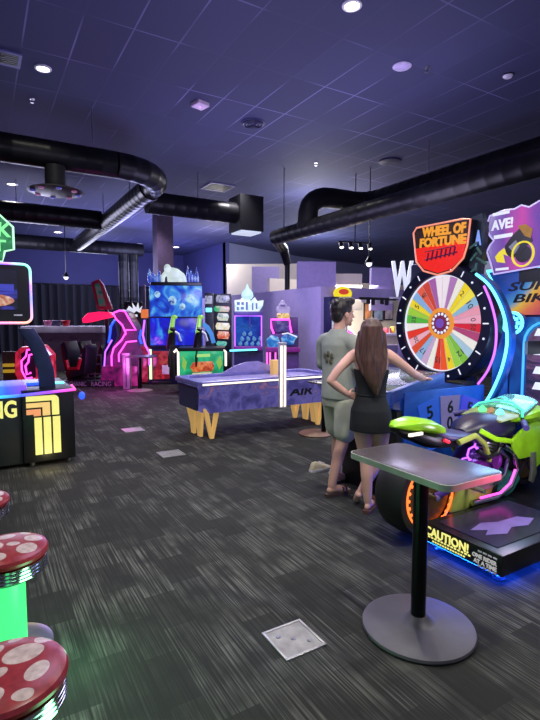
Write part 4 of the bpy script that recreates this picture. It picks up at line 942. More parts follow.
def head(mb, c, face, k=1.0):
    c = Vector(c); f = Vector(face).normalized(); M = Matrix((f.cross(Vector((0, 0, 1))), f, Vector((0, 0, 1)))).transposed().to_4x4()
    def q(x, y, z): return c + (M @ Vector((x * k, y * k, z * k)))
    mb.ell(q(0, -.005, .03), (.076 * k, .095 * k, .095 * k), M); mb.ell(q(0, .028, -.035), (.058 * k, .066 * k, .082 * k), M)
    limb(mb, [q(0, .088, .012), q(0, .106, -.018), q(0, .113, -.03)], [.008 * k, .011 * k, .013 * k], 8)
    mb.ell(q(0, .075, -.096), (.022 * k, .018 * k, .018 * k), M, 10, 8)
    for s in (-1, 1):
        mb.ell(q(s * .078, -.005, -.012), (.011 * k, .02 * k, .033 * k), M, 10, 8); mb.ell(q(s * .03, .082, .02), (.022 * k, .012 * k, .008 * k), M, 10, 6)
    mb.ell(q(0, .09, -.058), (.024 * k, .01 * k, .006 * k), M, 10, 6); mb.ell(q(0, .088, -.068), (.02 * k, .01 * k, .007 * k), M, 10, 6)
    return q, M
def eyes(q, M, parent, k=1.0):
    mb = MB()
    for s in (-1, 1): mb.ell(q(s * .03, .082, .005), (.012 * k, .007 * k, .008 * k), M, 10, 8)
    e = part('eyes', mb, mat('eye_white', '#e8e4e4', .3), parent)
    mb = MB()
    for s in (-1, 1): mb.ell(q(s * .03, .0875, .005), (.006 * k, .004 * k, .006 * k), M, 8, 6)
    part('iris', mb, mat('dark_iris', '#2a1c14', .2), e)
    part('lips', MB().ell(q(0, .096, -.063), (.02 * k, .006 * k, .008 * k), M, 10, 6), mat('lip', '#b8685f', .5), parent)
def body_obj(name, mb, m, label, cat, loc, rz, voxel=.0065):
    o = link(name, fuse(mb, name, voxel), m); o.location = loc; o.rotation_euler.z = rz; o['label'] = label; o['category'] = cat; return o
def wear(name, mb, m, parent, voxel=.009, it=4, label=None):
    o = link(name, fuse(mb, name, voxel, it), m, parent)
    if label: o['label'] = label
    return o
# ---- young man
mb = MB()
torso(mb, [(.86, 0, 0, .14, .10), (.95, 0, 0, .15, .105), (1.08, 0, 0, .135, .095), (1.25, 0, 0, .155, .105), (1.38, 0, -.01, .17, .10), (1.46, 0, -.01, .14, .075), (1.50, 0, -.01, .07, .06)])
limb(mb, [(0, -.015, 1.46), (0, 0, 1.54), (0, .012, 1.60)], [.066, .058, .056])
HB = (0.02, .03, 1.665); fb = (.28, 1, .02)
qb, Mb = head(mb, HB, fb, 1.0)
limb(mb, [(.15, -.01, 1.43), (.205, 0, 1.39), (.245, .03, 1.16), (.10, .22, 1.08)], [.055, .052, .04, .027]); limb(mb, [(.245, .03, 1.16), (.19, .13, 1.12), (.09, .23, 1.08)], [.04, .041, .027])
limb(mb, [(-.15, -.01, 1.43), (-.205, 0, 1.39), (-.245, .03, 1.16)], [.055, .052, .04]); limb(mb, [(-.245, .03, 1.16), (-.19, .13, 1.10), (-.09, .23, 1.04)], [.04, .041, .027])
hand(mb, (.09, .23, 1.08), (-.9, .35, .05), (-.3, -.9, 0), 1, 1, .7); hand(mb, (-.09, .23, 1.04), (.9, .35, .02), (.3, -.9, 0), -1, 1, .7)
limb(mb, [(.09, 0, .93), (.10, .0, .72), (.105, -.04, .50), (.105, -.10, .34), (.105, -.175, .10)], [.092, .082, .06, .056, .037])
limb(mb, [(-.09, 0, .93), (-.10, .06, .72), (-.11, .11, .50), (-.11, .10, .34), (-.115, .10, .10)], [.092, .082, .06, .056, .037])
foot(mb, (.105, -.175, .10), (.105, -.20, .055), (.13, -.01, .04)); foot(mb, (-.115, .10, .10), (-.115, .075, .055), (-.13, .27, .04))
boy = body_obj('person', mb, SKIN, 'person with short dark hair in a grey green shirt and pale shorts, watching the wheel', 'person', (2.885, 3.61, 0), R(-84))
eyes(qb, Mb, boy)
mb = MB()
torso(mb, [(.875, 0, 0, .186, .142), (.95, 0, 0, .184, .14), (1.1, 0, 0, .178, .132), (1.27, 0, 0, .182, .13), (1.38, 0, -.01, .19, .125), (1.455, 0, -.015, .17, .10), (1.50, 0, -.012, .10, .078), (1.525, 0, -.01, .075, .066)])
for s in (-1, 1): limb(mb, [(s * .13, -.01, 1.42), (s * .205, 0, 1.385), (s * .235, .02, 1.24), (s * .24, .02, 1.19)], [.075, .076, .068, .068])
tt = NT('grey_green_jersey'); no = tt.n('ShaderNodeTexNoise', i_Scale=5.0, i_Detail=4.0); tt.l(tt.obj(), no.inputs['Vector'])
tt.l(tt.ramp(no.outputs[0], [(.3, hx('#8b9287')), (.7, hx('#a4aa9e'))]), tt.b.inputs['Base Color']); tt.b.inputs['Roughness'].default_value = .9
bp = tt.n('ShaderNodeBump', i_Strength=.5, i_Distance=.03); tt.l(no.outputs[0], bp.inputs['Height']); tt.l(bp.outputs[0], tt.b.inputs['Normal'])
sh = wear('t_shirt', mb, tt.m, boy)
mb = MB()
for s, zz in ((-.045, 1.28), (0, 1.30), (.045, 1.28), (-.02, 1.24), (.03, 1.235)): mb.ell((s, -.135, zz), (.02, .008, .03), None, 10, 6)
part('back_print', mb, mat('shirt_print', '#5d5a48', .8), sh)
mb = MB()
torso(mb, [(.80, 0, .01, .165, .125), (.88, 0, 0, .17, .132), (.95, 0, 0, .165, .125)])
limb(mb, [(.085, .0, .86), (.10, -.0, .72), (.112, -.02, .575)], [.108, .112, .106], 18); limb(mb, [(-.085, .01, .86), (-.10, .06, .72), (-.112, .085, .575)], [.108, .112, .106], 18)
wear('shorts', mb, mat('pale_khaki_cotton', '#b9baa6', .85, bump=.3, var=.12, scale=6), boy)
mb = MB()
mb.ell(qb(0, -.022, .055), (.092, .108, .10), Mb); mb.ell(qb(0, -.065, .0), (.078, .055, .085), Mb); mb.ell(qb(0, .05, .115), (.075, .065, .045), Mb)
for k in range(26):
    a = random.uniform(0, 6.28); r_ = random.uniform(.02, .085); mb.ell(qb(r_ * math.cos(a), -.02 + r_ * math.sin(a) * 1.1, .145 - r_ * r_ * 6), (.026, .026, .02), Mb, 8, 6)
wear('hair', mb, mat('near_black_hair', '#1d1618', .45, var=.4, scale=40), boy, .0075, 2)
def sandal(parent, heel, toe, m, strap):
    h, tt_ = Vector(heel), Vector(toe); d = (tt_ - h).normalized(); x = d.cross(Vector((0, 0, 1))).normalized()
    P = []
    for u, w in ((-.045, .018), (-.03, .032), (.06, .036), (.15, .044), (.21, .04), (.245, .02)): P.append((u, w))
    pts = [(h + d * u + x * w) for u, w in P] + [(h + d * u - x * w) for u, w in reversed(P)]
    mb = MB(); mb.loft([[Vector((p.x, p.y, p.z)) + Vector((0, 0, dz)) for p in pts] for dz in (-.055, -.032)]); s = part('sandal', mb, m, parent)
    for u in (.13, .17):
        mb = MB(); c = h + d * u; mb.tube([c + x * .046 + Vector((0, 0, -.03)), c + x * .03 + Vector((0, 0, .025)), c + Vector((0, 0, .036)), c - x * .03 + Vector((0, 0, .025)), c - x * .046 + Vector((0, 0, -.03))], .007, 6); part('strap', mb, strap, s)
BRN = mat('brown_leather', '#4a342c', .6)
sandal(boy, (.105, -.20, .055), (.13, -.01, .04), BRN, BRN); sandal(boy, (-.115, .075, .055), (-.13, .27, .04), BRN, BRN)
# ---- young woman
mb = MB()
torso(mb, [(.78, 0, 0, .145, .105), (.86, 0, 0, .15, .11), (.98, 0, 0, .11, .08), (1.1, 0, 0, .115, .082), (1.22, 0, 0, .135, .088), (1.30, 0, -.01, .15, .08), (1.36, 0, -.012, .11, .058), (1.39, 0, -.01, .055, .05)])
limb(mb, [(0, -.01, 1.35), (0, 0, 1.41), (0, .01, 1.46)], [.055, .048, .047])
qg, Mg = head(mb, (0, .02, 1.492), (.12, 1, -.08), .92)
limb(mb, [(-.13, -.005, 1.325), (-.172, -.01, 1.295), (-.26, -.07, 1.20), (-.325, -.10, 1.105)], [.047, .045, .038, .033]); limb(mb, [(-.325, -.10, 1.105), (-.265, -.07, 1.05), (-.185, -.03, .985)], [.033, .034, .023])
hand(mb, (-.185, -.03, .985), (.55, .75, -.25), (.8, -.5, .1), -1, .85, .5)
limb(mb, [(.13, -.005, 1.325), (.175, 0, 1.295), (.26, .04, 1.23), (.335, .10, 1.165)], [.047, .045, .038, .033]); limb(mb, [(.335, .10, 1.165), (.39, .22, 1.125), (.43, .33, 1.098)], [.033, .034, .023])
hand(mb, (.43, .33, 1.10), (.3, .93, -.05), (0, 0, -1), -1, .88, .35)
limb(mb, [(-.075, 0, .83), (-.062, .0, .66), (-.035, .005, .44), (-.022, -.015, .30), (-.01, -.03, .085)], [.088, .076, .053, .051, .032])
limb(mb, [(.08, 0, .83), (.085, .03, .66), (.07, .075, .45), (.02, .07, .32), (-.075, .04, .14)], [.088, .076, .053, .051, .032])
foot(mb, (-.01, -.03, .085), (-.01, -.055, .045), (.02, .11, .036), .85)
foot(mb, (-.075, .04, .14), (-.085, .02, .115), (-.12, .13, .036), .85)
girl = body_obj('person', mb, SKIN2, 'person with long brown hair and short black outfit, one hand on hip', 'person', (2.785, 3.055, 0), R(-46), .006)
eyes(qg, Mg, girl, .92)
mb = MB()
torso(mb, [(.685, .005, .01, .182, .142), (.75, .004, .005, .178, .138), (.86, 0, 0, .166, .124), (.93, 0, 0, .14, .105), (.985, 0, 0, .123, .093), (1.08, 0, 0, .126, .094), (1.17, 0, 0, .143, .102), (1.20, 0, 0, .146, .102)], 24)
dr = wear('black_romper', mb, mat('black_jersey', '#15171d', .8, bump=.25, scale=6), girl, .007)
mb = MB(); mb.tube([(.125 * math.cos(a), .095 * math.sin(a), .99) for a in [2 * math.pi * k / 30 for k in range(30)]], .005, 6, True); part('waist_seam', mb, mat('black_elastic', '#121318', .7), dr)
for s in (-1, 1): part('shoulder_strap', MB().tube([(s * .085, -.1, 1.18), (s * .092, -.105, 1.26), (s * .095, -.08, 1.33), (s * .095, -.02, 1.365), (s * .09, .06, 1.31), (s * .08, .09, 1.2)], .006, 6), mat('black_elastic', '#121318'), dr)
mb = MB()
mb.ell(qg(0, -.02, .05), (.092, .105, .088), Mg)
torso(mb, [(1.60, 0, -.03, .06, .05), (1.56, 0, -.035, .09, .075), (1.48, 0, -.045, .1, .07), (1.38, .0, -.07, .098, .055), (1.28, .012, -.105, .092, .04), (1.18, .022, -.118, .08, .034), (1.10, .034, -.12, .062, .03), (1.04, .045, -.118, .036, .022), (1.0, .05, -.118, .012, .012)])
for s in (-1, 1):
    for k in range(4): limb(mb, [(s * (.06 + .012 * k), -.03, 1.5), (s * (.07 + .014 * k), -.07, 1.34), (s * (.045 + .014 * k) + .02, -.115, 1.2), (s * (.02 + .01 * k) + .035, -.125, 1.06 + .02 * k)], [.02, .022, .018, .008], 8)
tt = NT('long_brown_hair'); mp_ = tt.n('ShaderNodeMapping'); mp_.inputs['Scale'].default_value = (60, 60, 3); tt.l(tt.obj(), mp_.inputs[0])
no = tt.n('ShaderNodeTexNoise', i_Scale=1.0, i_Detail=3.0); tt.l(mp_.outputs[0], no.inputs['Vector'])
tt.l(tt.ramp(no.outputs[0], [(.3, hx('#2e1c1a')), (.7, hx('#5a3c34'))]), tt.b.inputs['Base Color']); tt.b.inputs['Roughness'].default_value = .45
bp = tt.n('ShaderNodeBump', i_Strength=.6, i_Distance=.01); tt.l(no.outputs[0], bp.inputs['Height']); tt.l(bp.outputs[0], tt.b.inputs['Normal'])
wear('long_hair', mb, tt.m, girl, .007, 3)
SAN = mat('brown_sandal', '#6a4038', .6)
sandal(girl, (-.01, -.055, .057), (.02, .11, .05), SAN, SAN)
# ================================================================== BACKGROUND GAMES
class BG:
    """a machine standing at pixel px, forward distance d; its parts are laid out in metres from pixel sizes"""
    def __init__(s, name, label, cat, px, d, rz=None, group=None):
        p = D(px, 340, d); s.d = d; s.px = px; s.t = thing(name, label, cat, (p.x, p.y, 0), -TH if rz is None else rz, group)
    def x(s, px): return (px - s.px) * s.d / FPX
    def z(s, py): return max(0.0, CAMH - (py - HZ) * s.d / FPX)
    def pt(s, px, py, y=0.0): return Vector((s.x(px), y, s.z(py)))
    def box(s, nm, px0, px1, py0, py1, y0, y1, m, bev=.01, label=None):
        return part(nm, MB().box(s.x(px0), s.x(px1), y0, y1, s.z(py1), s.z(py0)), m, s.t, bev, label=label)
    def poly(s, nm, pts, y0, y1, m, parent=None, bev=0):
        return part(nm, MB().prism([(s.x(a), s.z(b)) for a, b in pts], y0, y1), m, parent or s.t, bev)
    def line(s, nm, pts, r, m, y=0.0, closed=False, parent=None):
        return part(nm, MB().tube([s.pt(a, b, y) for a, b in pts], r, 6, closed), m, parent or s.t)
    def txt(s, body, px0, px1, py0, py1, y, m, parent=None, **k):
        return text(body, abs(s.x(px1) - s.x(px0)), m, parent or s.t, ((s.x(px0) + s.x(px1)) / 2, y, (s.z(py0) + s.z(py1)) / 2), 'lettering', height=abs(s.z(py0) - s.z(py1)), **k)
# ---- gorilla game
g = BG('shooting_game', 'tall blue game with a white gorilla statue on top of its big picture screen', 'arcade game', 175, 12.4, -TH + .12)
g.box('cabinet', 148, 203, 350, 390, .0, 1.2, mat('dark_blue_cabinet', '#14183a', .4))
g.box('back_tower', 149, 202, 284, 352, .45, .9, mat('dark_blue_cabinet', '#14183a'))
BSC = art('ice_blue_screen', [(.25, '#0a1a8a'), (.42, '#1a48d0'), (.55, '#3a90e8'), (.66, '#8ad0f0'), (.8, '#2a38b0')], 2.0, .95, 1.8, 5)
g.box('screen', 149, 202, 285, 317, .38, .45, BSC, .015)
g.box('screen_seam', 147, 203, 316.5, 317.6, .36, .4, BLK)
g.box('lower_screen', 149, 202, 318, 346, .40, .45, art('deep_blue_screen', [(.3, '#0a0a6a'), (.5, '#1420d8'), (.62, '#3aa0e8'), (.75, '#101090')], 1.6, 1.0, 1.2, 3), .01)
for px, py, s in ((157, 294, 3), (172, 300, 4.2), (190, 298, 4), (182, 306, 3)): part('screen_creature', MB().ell(g.pt(px, py, .375), (s * .025, .006, s * .028), None, 10, 6), art('pale_ice_art', [(.3, '#4aa0e8'), (.5, '#b8e4f8'), (.7, '#1a3aa0')], 6, .9, 1), g.t)
g.box('plinth', 151, 201, 281.5, 285, .3, .85, BLK)
FUR = glow('lit_white_statue', '#dcf0e6', .7, var=.3, scale=5, base=.6)  # emission stands in for light falling on the white statue
def fz(px, py, y=0): return g.pt(px, py, .55 + y)
mb = MB(); u = g.d / FPX
mb.ell(fz(174, 274), (8.0 * u, 6 * u, 7.5 * u)); mb.ell(fz(167, 267, -.05), (3.6 * u, 3.6 * u, 4.4 * u)); limb(mb, [fz(169, 270), fz(163, 274), fz(162, 280)], [3 * u, 2.4 * u, 2.0 * u]); limb(mb, [fz(172, 270), fz(181, 274), fz(185, 281)], [4.2 * u, 3.4 * u, 2.6 * u]); limb(mb, [fz(170, 278), fz(170, 281.5)], [3.5 * u, 3 * u]); limb(mb, [fz(179, 278), fz(180, 281.5)], [3.5 * u, 3 * u])
mb.ell(fz(165.2, 268.5, -.12), (1.7 * u, 1.8 * u, 2 * u)); mb.ell(fz(162, 281, -.02), (2 * u, 2 * u, 1.4 * u))
gor = link('gorilla_statue', fuse(mb, 'gorilla_statue', .02, 3), FUR, g.t)
mb = MB()
for a in (-1, 1): mb.ell(fz(164.5 + a, 266.3, -.155), (.4 * u, .3 * u, .4 * u), None, 8, 6)
part('eyes', mb, BLK, gor)
for nm_, cx, hh in (('ice_flame', 154, 267), ('ice_flame', 193, 264)):
    for k in range(4):
        x0 = cx - 5 + 3.0 * k; hgt = hh + 3 * ((k * 7) % 3)
        g.poly(nm_, [(x0 - 1.6, 282), (x0 - 2, 276), (x0 - .3, hgt), (x0 + 1.8, 275), (x0 + 1.6, 282)], .5 + .05 * k, .56 + .05 * k, art('blue_flame_art', [(.3, '#1428b0'), (.5, '#3a60e8'), (.7, '#90b8ff')], 4, .6, 1), bev=.01)
g.box('side_red_panel', 153, 169, 351, 379, -.03, .0, art('red_creature_art', [(.3, '#2a0408'), (.5, '#a01420'), (.6, '#d83038'), (.75, '#4a6a30')], 5, .65, 1.5, 4))
g.box('door_panel', 152, 170, 381, 389, -.02, 0, BLK)
g.box('white_step', 162, 169, 365, 374, -.08, -.03, WHITEP)
g.box('light_post', 149.5, 152, 349, 379, -.06, 0, glow('lime_white_led', '#d8ffc0', 1.3), .01)
# ---- green gun pod
h = BG('gun_game_pod', 'green printed gun pod with white light posts in front of the gorilla game', 'arcade game', 201, 10.6, -TH + .10)
h.box('pod_body', 181, 223, 350, 391, 0, .7, mat('dark_pod_body', '#12241f', .4), .02)
GA = art('green_jungle_art', [(.25, '#0a6a4a'), (.45, '#18b878'), (.58, '#3ae0a0'), (.7, '#7ac840'), (.82, '#0a7a6a')], 2.2, .7, 1.2, 4)
h.box('front_panel', 180, 223, 350, 379, -.05, 0, GA, .015)
h.poly('panel_badge', [(193, 362), (212, 361), (214, 366), (212, 371), (193, 372), (190, 367)], -.07, -.05, art('orange_badge', [(.3, '#7a2010'), (.5, '#e05a2a'), (.7, '#f0a050')], 8, .8, 1), bev=.005)
h.poly('panel_stripe', [(196, 354), (210, 353.6), (210, 356.6), (196, 357)], -.06, -.05, glow('pale_lime_print', '#b8f08a', .8))
h.poly('panel_figures', [(192, 373), (212, 372), (205, 378), (193, 379)], -.065, -.05, glow('pale_figures', '#f0e8c0', .7))
h.poly('panel_leaf', [(183, 356), (187, 362), (185, 371), (182, 366)], -.06, -.05, glow('lime_leaf', '#a8e060', .6)); h.poly('panel_leaf', [(220, 355), (216, 362), (219, 370), (222, 364)], -.06, -.05, glow('lime_leaf', '#a8e060', .6))
h.line('light_post', [(178.5, 377), (178.5, 352), (176.5, 349), (174.5, 352)], .024, NW, -.06); h.line('light_post', [(225.5, 366), (225.5, 352), (223.5, 349.5)], .024, NW, -.06)
h.box('top_deck', 178, 225, 347.5, 351, -.08, .7, BLK)
h.box('kick_plate', 180, 223, 380, 391, -.02, 0.02, BLK)
def gun(px, lab):
    mb = MB(); a = h.pt(px, 352, .1); 
    gg = part('gun', MB().tube([h.pt(px - 2, 349, .12), h.pt(px - 1, 338, .1), h.pt(px + 1, 328, -.0)], [.1, .085, .06], 10), BLK, h.t)
    part('gun_barrel', MB().tube([h.pt(px - 1, 333, .0), h.pt(px + .5, 318, .25)], [.06, .045], 10), glow('lime_gun', '#a8f060', .55), gg)
    part('gun_grip', MB().tube([h.pt(px + .5, 330, .0), h.pt(px + 6, 334, .05), h.pt(px + 8, 341, .1)], .03, 8), mat('white_grip', '#c8d0d8', .4), gg)
    part('gun_cable', MB().tube([h.pt(px - 1, 345, .0), h.pt(px - 3, 356, -.1), h.pt(px - 3, 366, -.1), h.pt(px - 1, 349, .02)], .02, 6), BLK, gg)
    part('gun_muzzle', MB().ell(h.pt(px + 1.5, 317, .25), (.07, .06, .05), None, 10, 8), glow('lime_gun', '#a8f060'), gg)
gun(172.5, ''); gun(199, '')
h.poly('arc_guard', [(204, 322), (209, 326), (213, 333), (215.5, 343), (211.5, 344), (209, 335), (205, 329), (202, 325)], .2, .25, glow('teal_blue_guard', '#4a90e0', .8))
h.box('pod_pillar', 169.5, 175, 350, 378, .0, .25, mat('dark_gun_stand', '#1a1216', .4), .02)
# ---- stacked signs
s = BG('sign_totem', 'black totem of six stacked bright game logos beside the gorilla game', 'sign', 221, 12.6)
s.box('backboard', 213, 231, 294, 352, .05, .25, mat('totem_black', '#101024', .5)); s.box('totem_base', 213, 231, 352, 386, .0, .5, BLK)
for nm_, a, b, c, d_, m in (('logo', 216, 230, 295, 303, art('silver_logo', [(.3, '#5a60a0'), (.5, '#d0d4f0'), (.7, '#3a3a70')], 7, .7)), ('logo', 214, 230, 306, 312, art('red_green_logo', [(.35, '#d04040'), (.5, '#e8e0d8'), (.6, '#30c080')], 3, .8, .2)), ('logo', 217, 229, 313, 321, art('blue_white_logo', [(.35, '#4a90c8'), (.5, '#f0ecd0'), (.65, '#8ac0d8')], 6, .85)), ('logo', 215.5, 230, 322.5, 330, art('cream_logo', [(.3, '#e8c890'), (.5, '#f8f4e8'), (.7, '#d8dce8')], 5, .9)), ('logo', 217, 229.5, 331, 339, art('orange_logo', [(.35, '#f0e0d0'), (.5, '#f08060'), (.65, '#c84030')], 5, .85)), ('logo', 216, 227, 341, 346, art('teal_logo', [(.35, '#30a890'), (.5, '#80e8d0'), (.7, '#2040a0')], 6, .7))):
    s.poly(nm_, [(a, (c + d_) / 2), (a + 1.5, c), (b - 1, c + .6), (b, (c + d_) / 2), (b - 1.5, d_), (a + 1, d_ - .5)], .0, .05, m, bev=.01)
s = BG('sign_totem', 'narrow dark totem with two pale logos just behind the guns', 'sign', 209, 12.2)
s.box('backboard', 205, 213, 293, 386, .05, .3, mat('totem_black', '#101024')); s.box('logo', 205.5, 212.5, 296, 304, .0, .05, art('silver_logo', [(.3, '#5a60a0'), (.5, '#d0d4f0'), (.7, '#3a3a70')])); s.box('logo', 206, 212, 308, 312, .0, .05, NCY)
# ---- claw machine
c = BG('claw_machine', 'blue lit glass prize machine under a bright white droplet topped sign', 'claw machine', 248, 11.4, -TH + .05)
c.box('base', 234, 263, 348, 385, 0, .75, mat('violet_base', '#3a2a70', .4), .02)
c.box('back_wall', 235, 262, 315, 348, .70, .75, art('blue_cavern', [(.3, '#0a1050'), (.5, '#1a3ab0'), (.62, '#2a70d0'), (.75, '#0a1a60')], 2, .7, 1, 3), 0)
c.box('roof', 234, 263, 311.5, 316, 0, .75, mat('violet_base', '#3a2a70'), .01)
for a in ((234, 235.5), (261, 262.5)): c.box('corner_post', a[0], a[1], 316, 348, 0, .06, mat('violet_base', '#3a2a70'), 0)
c.line('neon_frame', [(235, 347), (235, 316), (261.5, 316), (261.5, 347)], .018, NPURP, -.02, True)
tt = NT('blue_clear_glass'); tt.b.inputs['Base Color'].default_value = (.7, .8, 1, 1); tt.b.inputs['Transmission Weight'].default_value = 1; tt.b.inputs['Roughness'].default_value = .02; tt.b.inputs['IOR'].default_value = 1.1; CLG = tt.m
c.box('glass', 235.5, 261, 316, 347.5, .0, .012, CLG, 0)
for k in range(10):
    px = 239.5 + 6.2 * (k % 4) + 2 * (k // 4); py = 344.5 - 5 * (k // 4)
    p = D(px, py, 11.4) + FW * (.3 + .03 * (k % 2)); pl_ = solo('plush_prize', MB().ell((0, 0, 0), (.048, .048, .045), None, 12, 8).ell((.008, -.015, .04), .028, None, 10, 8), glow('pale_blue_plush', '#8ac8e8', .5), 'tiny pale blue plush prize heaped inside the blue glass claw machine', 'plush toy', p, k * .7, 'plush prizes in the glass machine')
part('claw', MB().cyl(c.pt(250, 316, .35), c.pt(250, 324, .35), .015, n=8).tube([c.pt(250, 324, .35), c.pt(248, 327, .35), c.pt(248.6, 330, .35)], .01, 6).tube([c.pt(250, 324, .35), c.pt(252, 327, .35), c.pt(251.4, 330, .35)], .01, 6), CHROME, c.t)
c.box('control_ledge', 234, 262, 346, 350, -.2, .0, mat('magenta_ledge', '#7a2a80', .3)); c.line('ledge_light', [(230, 350), (257, 349)], .02, NCY, -.22)
SGW = art('white_cyan_sign', [(.3, '#a8e8f0'), (.5, '#f4ffff'), (.62, '#d8f8f0'), (.8, '#60b8d8')], 5, .95, .6)
c.poly('sign', [(235, 312), (234.5, 300), (241, 299.5), (241, 298), (250, 298), (251, 301), (255, 297), (257.5, 301), (264, 300), (263, 306), (259, 312)], .1, .2, SGW, bev=.012)
part('droplet_topper', MB().lathe([(.01, c.z(284)), (.04, c.z(288)), (.12, c.z(292)), (.145, c.z(296)), (.1, c.z(299))], (c.x(247.5), .15, 0), 16), glow('pale_droplet', '#c8f0f8', .9), c.t)
mb = MB()
for x0, x1, y0, y1 in ((237, 240, 302, 305), (241.5, 244, 302, 305), (246, 248, 302, 310), (237, 239, 307, 310), (241, 244, 307, 309.5), (252, 253.5, 303, 310), (256, 257.5, 303, 309)): mb.box(c.x(x0), c.x(x1), .09, .1, c.z(y1), c.z(y0))
part('sign_print', mb, mat('navy_print', '#3a5a88', .5), c.t)
# ---- pink machine
k_ = BG('robot_game', 'pink neon game with a small robot topper and blue winged sign', 'arcade game', 283, 11.6, -TH)
k_.box('cabinet', 268, 299, 334, 384, .1, .8, mat('plum_cabinet', '#4a2a68', .4), .02); k_.box('back_panel', 271, 299, 317, 334, .4, .7, mat('plum_cabinet', '#4a2a68'))
k_.box('monitor', 276, 291, 320, 332, .34, .4, art('violet_monitor', [(.3, '#1a1a60'), (.5, '#4a3a90'), (.7, '#7a70c0')], 4, .7))
k_.line('neon_arch', [(274, 334), (271.5, 328), (271, 319.5), (290, 319.5), (290.5, 326), (292, 333)], .022, NPINK, .3)
for a, b, nm2 in (((266, 338), 0, 'wing_sign'), ((281, 336), 1, 'wing_sign')):
    x0, y0 = a; k_.poly(nm2, [(x0, y0 + 2), (x0 + 5, y0 - 3), (x0 + (12 if not b else 17), y0 - (1 if not b else 0)), (x0 + 14, y0 + 4), (x0 + 12, y0 + 9), (x0 + 2, y0 + 9)], .0, .08, art('blue_wing_art', [(.3, '#0a3a90'), (.5, '#2a88e0'), (.66, '#a8e0f8'), (.8, '#1a50b0')], 5, .85, 1), bev=.01)
k_.line('sign_streak', [(282, 334), (288, 333), (297, 337)], .016, LITW, -.02)
for px in (267, 270, 275.5): k_.line('pink_post', [(px, 352), (px, 371)], .022, glow('soft_pink_neon', '#ff70e0', 1.4), -.05)
k_.box('front_counter', 266, 300, 347, 352, -.1, .3, mat('magenta_counter', '#8a2a80', .35)); k_.box('front_panel', 279, 299, 352, 372, .05, .1, mat('plum_front', '#6a4a8a', .4))
u2 = k_.d / FPX; mb = MB()
mb.ell(k_.pt(283, 306, .4), (4.5 * u2, 3 * u2, 4.5 * u2), None, 14, 10); mb.ell(k_.pt(278, 309, .4), (2 * u2, 2 * u2, 3.2 * u2), None, 10, 8); mb.ell(k_.pt(289, 309, .4), (2 * u2, 2 * u2, 3.2 * u2), None, 10, 8); mb.ell(k_.pt(283, 301.5, .4), (2.4 * u2, 2 * u2, 2 * u2), None, 10, 8); mb.box(k_.x(279), k_.x(290), .3, .5, k_.z(318), k_.z(309))
rb = part('robot_topper', mb, glow('lilac_white_robot', '#c8b8f0', .55), k_.t); part('robot_visor', MB().box(k_.x(280.5), k_.x(285.5), .27, .31, k_.z(306.5), k_.z(304.5)), mat('grey_visor', '#5a4a80', .3), rb)
k_.box('amber_sign', 277, 290, 313, 318.5, .24, .3, art('amber_logo', [(.35, '#7a4a20'), (.5, '#f0c060'), (.65, '#ffe8a0')], 9, .85))
# ---- racing simulator with pink neon outline
r = BG('racing_simulator', 'racing game pod outlined in pink neon with a red glowing wing in the back left', 'arcade game', 118, 12.0, -TH + .05)
MAG = mat('mauve_pod', '#6a3a6a', .4); 
r.poly('pod_shell', [(112, 312), (119, 309), (126, 312), (131, 322), (136, 332), (136, 346), (140, 352), (138, 384), (104, 384), (104, 358), (111, 346), (118, 338), (120, 328), (114, 318)], .15, .9, MAG, bev=.02)
r.line('neon_outline', [(113, 313), (119, 310.5), (124.5, 311.5), (129, 320), (135, 330), (125, 330), (124.5, 335)], .02, NPINK, .1)
r.line('neon_outline', [(113, 313), (116, 319), (122, 325), (125, 333), (121, 340), (113, 348), (110.5, 356), (110.5, 368), (115, 376), (119, 375), (113.5, 367)], .02, NPINK, .06)
r.line('neon_outline', [(111, 340), (104, 352), (102.5, 368)], .02, NPURP, .1); r.line('neon_outline', [(136, 341), (126, 342), (118, 354), (118, 362)], .02, NPINK, .04)
r.poly('pod_step', [(103, 366), (138, 366), (139, 386), (100, 386)], -.1, .15, art('magenta_base_art', [(.3, '#3a0838'), (.5, '#a01878'), (.65, '#e03aa0')], 3, .55, 1), bev=.01)
r.poly('red_wing', [(80, 319), (86, 313), (98, 311.5), (108, 312), (110, 317), (100, 319), (88, 322), (81, 323)], .2, .5, glow('hot_pink_red', '#ff1c5c', 1.3), bev=.03)
r.poly('tilted_sign', [(89, 282), (97, 278.5), (101, 284), (110, 309), (95, 309.5)], .3, .42, mat('red_sign_frame', '#7a1628', .4), bev=.01)
r.poly('sign_picture', [(93, 284), (97.5, 282.5), (104, 306), (97, 306)], .285, .3, art('teal_track_art', [(.3, '#0f2a2c'), (.5, '#2a5a50'), (.7, '#7a3040')], 3, .5))
r.line('blue_neon_arc', [(110, 320), (106, 326), (104.5, 336), (103, 344)], .03, NBLUE, .5); r.box('sign_post', 100, 103, 309, 384, .5, .6, BLK)
r.poly('blue_flank', [(104, 330), (110, 322), (112, 336), (106, 352), (98, 352), (100, 342)], .5, .7, mat('deep_blue_flank', '#1a2c78', .4))
r.poly('red_flank', [(128, 352), (140, 346), (146, 352), (147, 384), (128, 384)], .3, .7, art('crimson_flank', [(.3, '#5a0a20'), (.5, '#c02048'), (.7, '#e84a70')], 3, .6), bev=.02)
r.line('violet_neon_edge', [(143, 320), (141, 335), (143, 345), (147, 353), (147, 366)], .025, NPURP, .2); r.line('blue_neon_arc', [(140, 330), (138, 338), (140, 344)], .03, NBLUE, .15)
